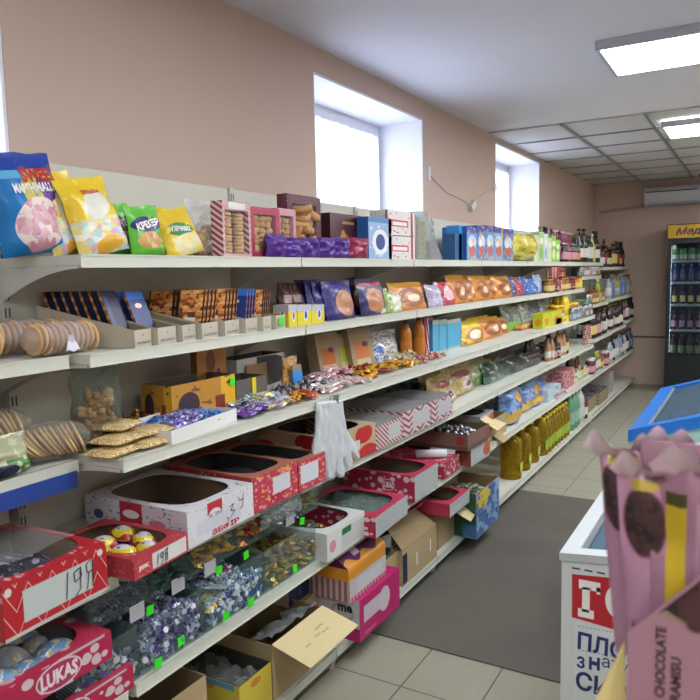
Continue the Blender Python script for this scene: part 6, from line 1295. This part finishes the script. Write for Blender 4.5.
solo('knotted_film', MB().surf(lambda u, v: ((u - .5) * .12, (v - .5) * .05, .03 + .04 * noise.noise(Vector((u * 5, v * 5, 8)))), 14, 10), MILKY, 'crumpled milky bag end on top of the wafer bags', 'plastic bag', None, (-1.64, yR - .17, zL3 + .13), RZ)
# red carton with 19
t, b, w_, h, dp = carton('sweets_carton', 'bright red carton with white zigzag ornament and a handwritten 19 label', (5.7, 645), (108.6, 589.5), 590, z4, [
    art('red19', '#ab1d26', [(('rect', .0, .0, 1, .07), '#b9b4ae'), (('zig', 9, 2.2, .07), '#cfa9a6'), (('rect', .17, .20, .84, .80), '#aeb8b4'), (('rect', .185, .22, .825, .78), '#b3bdb9'), (('ell', .05, .88, .03, .08), '#c9c9c0'), (('ell', .93, .84, .03, .07), '#c9c9c0')], .45),
    art('red19s', '#a02028', [(('dot', 20, 6, .3, 1), '#c98a8a')], .5), art('red19t', '#ab1f2b', [(('dot', 14, 12, .25, 1), '#cf9a98')], .45), flat('in19', '#8f7d6c', .9)], .34, rx=.45, ry=.42)
hand19(b, w_, h, w_ * .06, h * .16, h * 1.0)
part('dark_sweets_bag', MB().surf(lambda u, v: ((u - .5) * w_ * .8, .03 + v * .26, h * .45 + .05 * (math.sin(PI * u) * math.sin(PI * v)) ** .6 + .012 * noise.noise(Vector((u * 7, v * 7, 5)))), 20, 16), art('darkfoil', '#3c3a44', [(('noise', 14, 12, .58), '#8b8a96')], .25, .5, .6), t)
part('lid_film', MB().surf(lambda u, v: ((u - .5) * w_ * .98, .1 + v * .23, h + .002 + .004 * math.sin(u * 9)), 12, 6), WFILM, t)
# two LUKAS cartons below
POLF = art('polka_front', '#a81f46', [(('dot', 11, 2.4, .44, .9), '#c4b3b8'), (('rect', .62, .9, .95, 1), '#b9aeb0')], .45)
yr = YF(133, -1.37, .55); z1 = ZT(664, -1.37, yr); wL = .40
t, b, w_, h, dp = carton('cookie_carton', 'lower pink polka-dot LUKAS carton at the bottom left', 0, 0, 0, z5, [POLF, POLS, POLT, BROWN], .34, hh=z1 - z5 - .001, loc=(-1.37, yr - wL / 2, z5 + .001), w_=wL, rz=RZ)
brand(b, (w_ * .02, -.0012, h * .55), .09, .035)
yr = YF(112.5, -1.355, .62); z0 = max(ZT(657, -1.355, yr), z1 + .002); z1b = ZT(630, -1.355, yr)
t, b, w_, h, dp = carton('cookie_carton', 'upper pink polka-dot LUKAS carton full of blue and white packets', 0, 0, 0, z5, [POLF, POLS, POLT, flat('in_pale', '#8d8078', .9)], .34, hh=z1b - z0, loc=(-1.355, yr - wL / 2, z0), w_=wL, rz=RZ)
brand(b, (w_ * .12, -.0012, h * .5), .10, .036)
for i in range(12):
    simple_pack('sweets_pouch', .09, .06, .03, art('bluewhitep%d' % (i % 3), ['#6f9cc4', '#b5bdc9', '#8a97b8'][i % 3], [(('noise', 4, 4, .55), '#cfc47a'), (('noise', 5, 5, .58, 3), '#d0d6de')], .3, .3, .4), 'blue and white packet in the upper LUKAS carton', 'sweets pouch', (-1.43 - .07 * (i % 3), yr - .33 + .075 * (i // 3), z0 + h * .5 + .012 * (i % 2)), R_.uniform(0, 3), 'packets in the upper LUKAS carton')

# ================================================================== FOREGROUND: bars in a display carton
def PT(px, py, d):
    v = ray(px, py); return Vector((0, 0, CH)) + v / FPX * d
BA = .08        # turned slightly
PINK = flat('pink_card_dimmed', '#97707c', .6, var=.03)  # pink darkened to carry the dimmer light of the near corner
p0 = PT(628, 632, .50); pb = PT(630, 706, .50); base = pb.z - .10
dc = thing('display_carton', 'pink display carton printed CHOCOLATE TIRAMISU in the near right corner', 'display carton', (p0.x, p0.y, base), BA)
H1 = p0.z - base; WD = .15; DD = .09
fpz = [(0, 0, 0), (WD, 0, 0), (WD, 0, H1 + .10), (.075, 0, H1 + .082), (.0, 0, H1)]
m = MB().slab(fpz, (0, .002, 0)).box(0, .002, .002, DD, 0, H1 + .0).box(WD - .002, WD, .002, DD, 0, H1 + .07).box(.002, WD - .002, DD - .002, DD, 0, PT(660, 430, .60).z - base).box(.002, WD - .002, .002, DD - .002, 0, .002)
bd = part('carton', m, PINK, dc)
CHOC = art('choc_balls', '#2c191c', [(('dot', 6, 5, .62, .8), '#4d2a2a')], .6)
n = 26; ce = (.053, H1 + .038); el = [(ce[0] + .038 * math.cos(2 * PI * k / n), -.0008, ce[1] + .025 * math.sin(2 * PI * k / n)) for k in range(n)]
el = [(x, y, min(z, H1 - .003 + min(x, .075) / .075 * .082)) for x, y, z in el]
rim_ = [(x + (x - ce[0]) * .06, -.0004, z - .003) for x, y, z in el]
m = MB(); m.quad(el); q = part('printed_window', m, flat('choc_dark', '#2c191c', .5), bd)
m = MB()
for k in range(30):
    a, rr = k * 2.4, .0035 * math.sqrt(k); x, z_ = ce[0] + 1.5 * rr * math.cos(a), ce[1] - .004 + 1.1 * rr * math.sin(a)
    if x < WD - .01 and z_ < H1 + x / .075 * .066 and x > .02: m.quad([(x + .0065 * math.cos(2 * PI * j / 10), -.0012 - .00002 * k, z_ + .0055 * math.sin(2 * PI * j / 10)) for j in range(10)])
part('printed_balls', m, flat('choc_ball', '#452628', .5), q)
m = MB(); m.quad([p for p in rim_]); part('printed_rim', m, flat('choc_rim', '#8b7a5e', .5), bd)
TXI = flat('carton_ink', '#3c2730', .6)
text(bd, 'DARK CHOCOLATE', .0075, (.0215, -.001, H1 - .030), TXI, rz=PI / 2, bold=.03, fit=.078, hgt=.0068); text(bd, 'TIRAMISU', .0075, (.0315, -.001, H1 - .032), TXI, rz=PI / 2, bold=.03, fit=.041, hgt=.0068)
# the bars standing in it
BARP = art('bar_pink', '#a27990', [(('ell', .5, .78, .43, .165), '#7c4a58'), (('ell', .5, .78, .40, .155), '#1d1013'), ((('ell', .5, .78, .40, .155), ('dot', 5, 20, .75, .5)), '#3d2428'), (('rect', .3, .93, .95, .975), '#a8922c')], .35, .3)  # wrapper pink also darkened for the dim near corner
BARB = art('bar_back', '#8f6878', [(('rect', .20, .1, .46, .84), '#b59b1f'), (('rect', .20, .84, .46, .90), '#3a3a1c'), (('rect', .58, .1, .86, .86), '#a07f90'), (('rect', .62, .2, .8, .34), '#8f6a80'), (('rect', .62, .42, .8, .5), '#7d8a86'), (('rect', .66, .6, .76, .78), '#83566f')], .4)
def bar(px, py, d, label, mat, w_=.037, L=.165, rz=0, lean=0, skew=.012, seal='#e6d2dc', roll=0):
    top = PT(px, py, d); t = thing('chocolate_bar', label, 'chocolate bar', (0, 0, 0), BA + rz); t.rotation_euler = (-lean, roll, BA + rz); up_ = t.rotation_euler.to_matrix() @ Vector((0, 0, L)); t.location = top - up_
    F = pfun(w_, L, .014, int(px), .9, .05, stand=False); b = part('wrapper', MB().surf(F(-1), 8, 16).surf(F(1), 8, 16, m=0, flip=True), mat, t)
    sm_ = flat('seal_pink', seal, .35, coat=.3)
    part('crimped_end', MB().surf(lambda u, v: ((u - .5) * w_ * (.9 + .15 * v), .007 - .020 * v + .0015 * math.sin(u * 16), L * .975 + .009 * v + skew * 1.3 * v * math.exp(-((u - .3) / .22) ** 2)), 10, 4), sm_, t)
    return t
bar(614, 452, .55, 'pink chocolate bar furthest left in the display carton', BARP, rz=-.35, lean=.02, roll=-.13)
bar(641, 474, .505, 'pink chocolate bar in front, second from the left', BARP, rz=-.1, roll=-.08)
bar(650, 452, .58, 'pink chocolate bar behind, its crimped end bent left', BARP, rz=.3, roll=-.12)
bar(691, 472, .484, 'chocolate bar showing its yellow striped back label', BARB, w_=.052, rz=.05)
bar(677, 464, .54, 'pink chocolate bar behind the yellow-labelled one', BARP, rz=.25)
bar(702, 470, .53, 'pink chocolate bar furthest right at the picture edge', BARP, rz=-.1)
bar(690, 450, .57, 'pink chocolate bar at the back right', BARP, rz=.1)
bar(668, 446, .60, 'pink chocolate bar at the back, rosy end upwards', BARP, rz=.0, seal='#b98a9c')
# pale yellow flap left of the carton
q0 = PT(627, 648, .52); q1 = PT(603, 702, .50)
part('yellow_inner_flap', MB().slab([(q0.x - dc.location.x, .012, H1 - .014), (-.0275, .006, H1 - .075), (-.020, .006, H1 - .085), (-.001, .012, H1 - .06)], (0, .002, 0)), flat('flap_cream', '#c9ba7a', .6), dc)
# the counter it all stands on
solo('counter', MB().box(-.005, .9, -.10, .35, -.04, 0).box(.02, .88, -.08, .33, -base + .001, -.0401), flat('counter_grey', '#9a968e', .5), 'shop counter under the display carton, below the picture', 'counter', None, (p0.x + .005, p0.y - .02, base - .0005), BA)
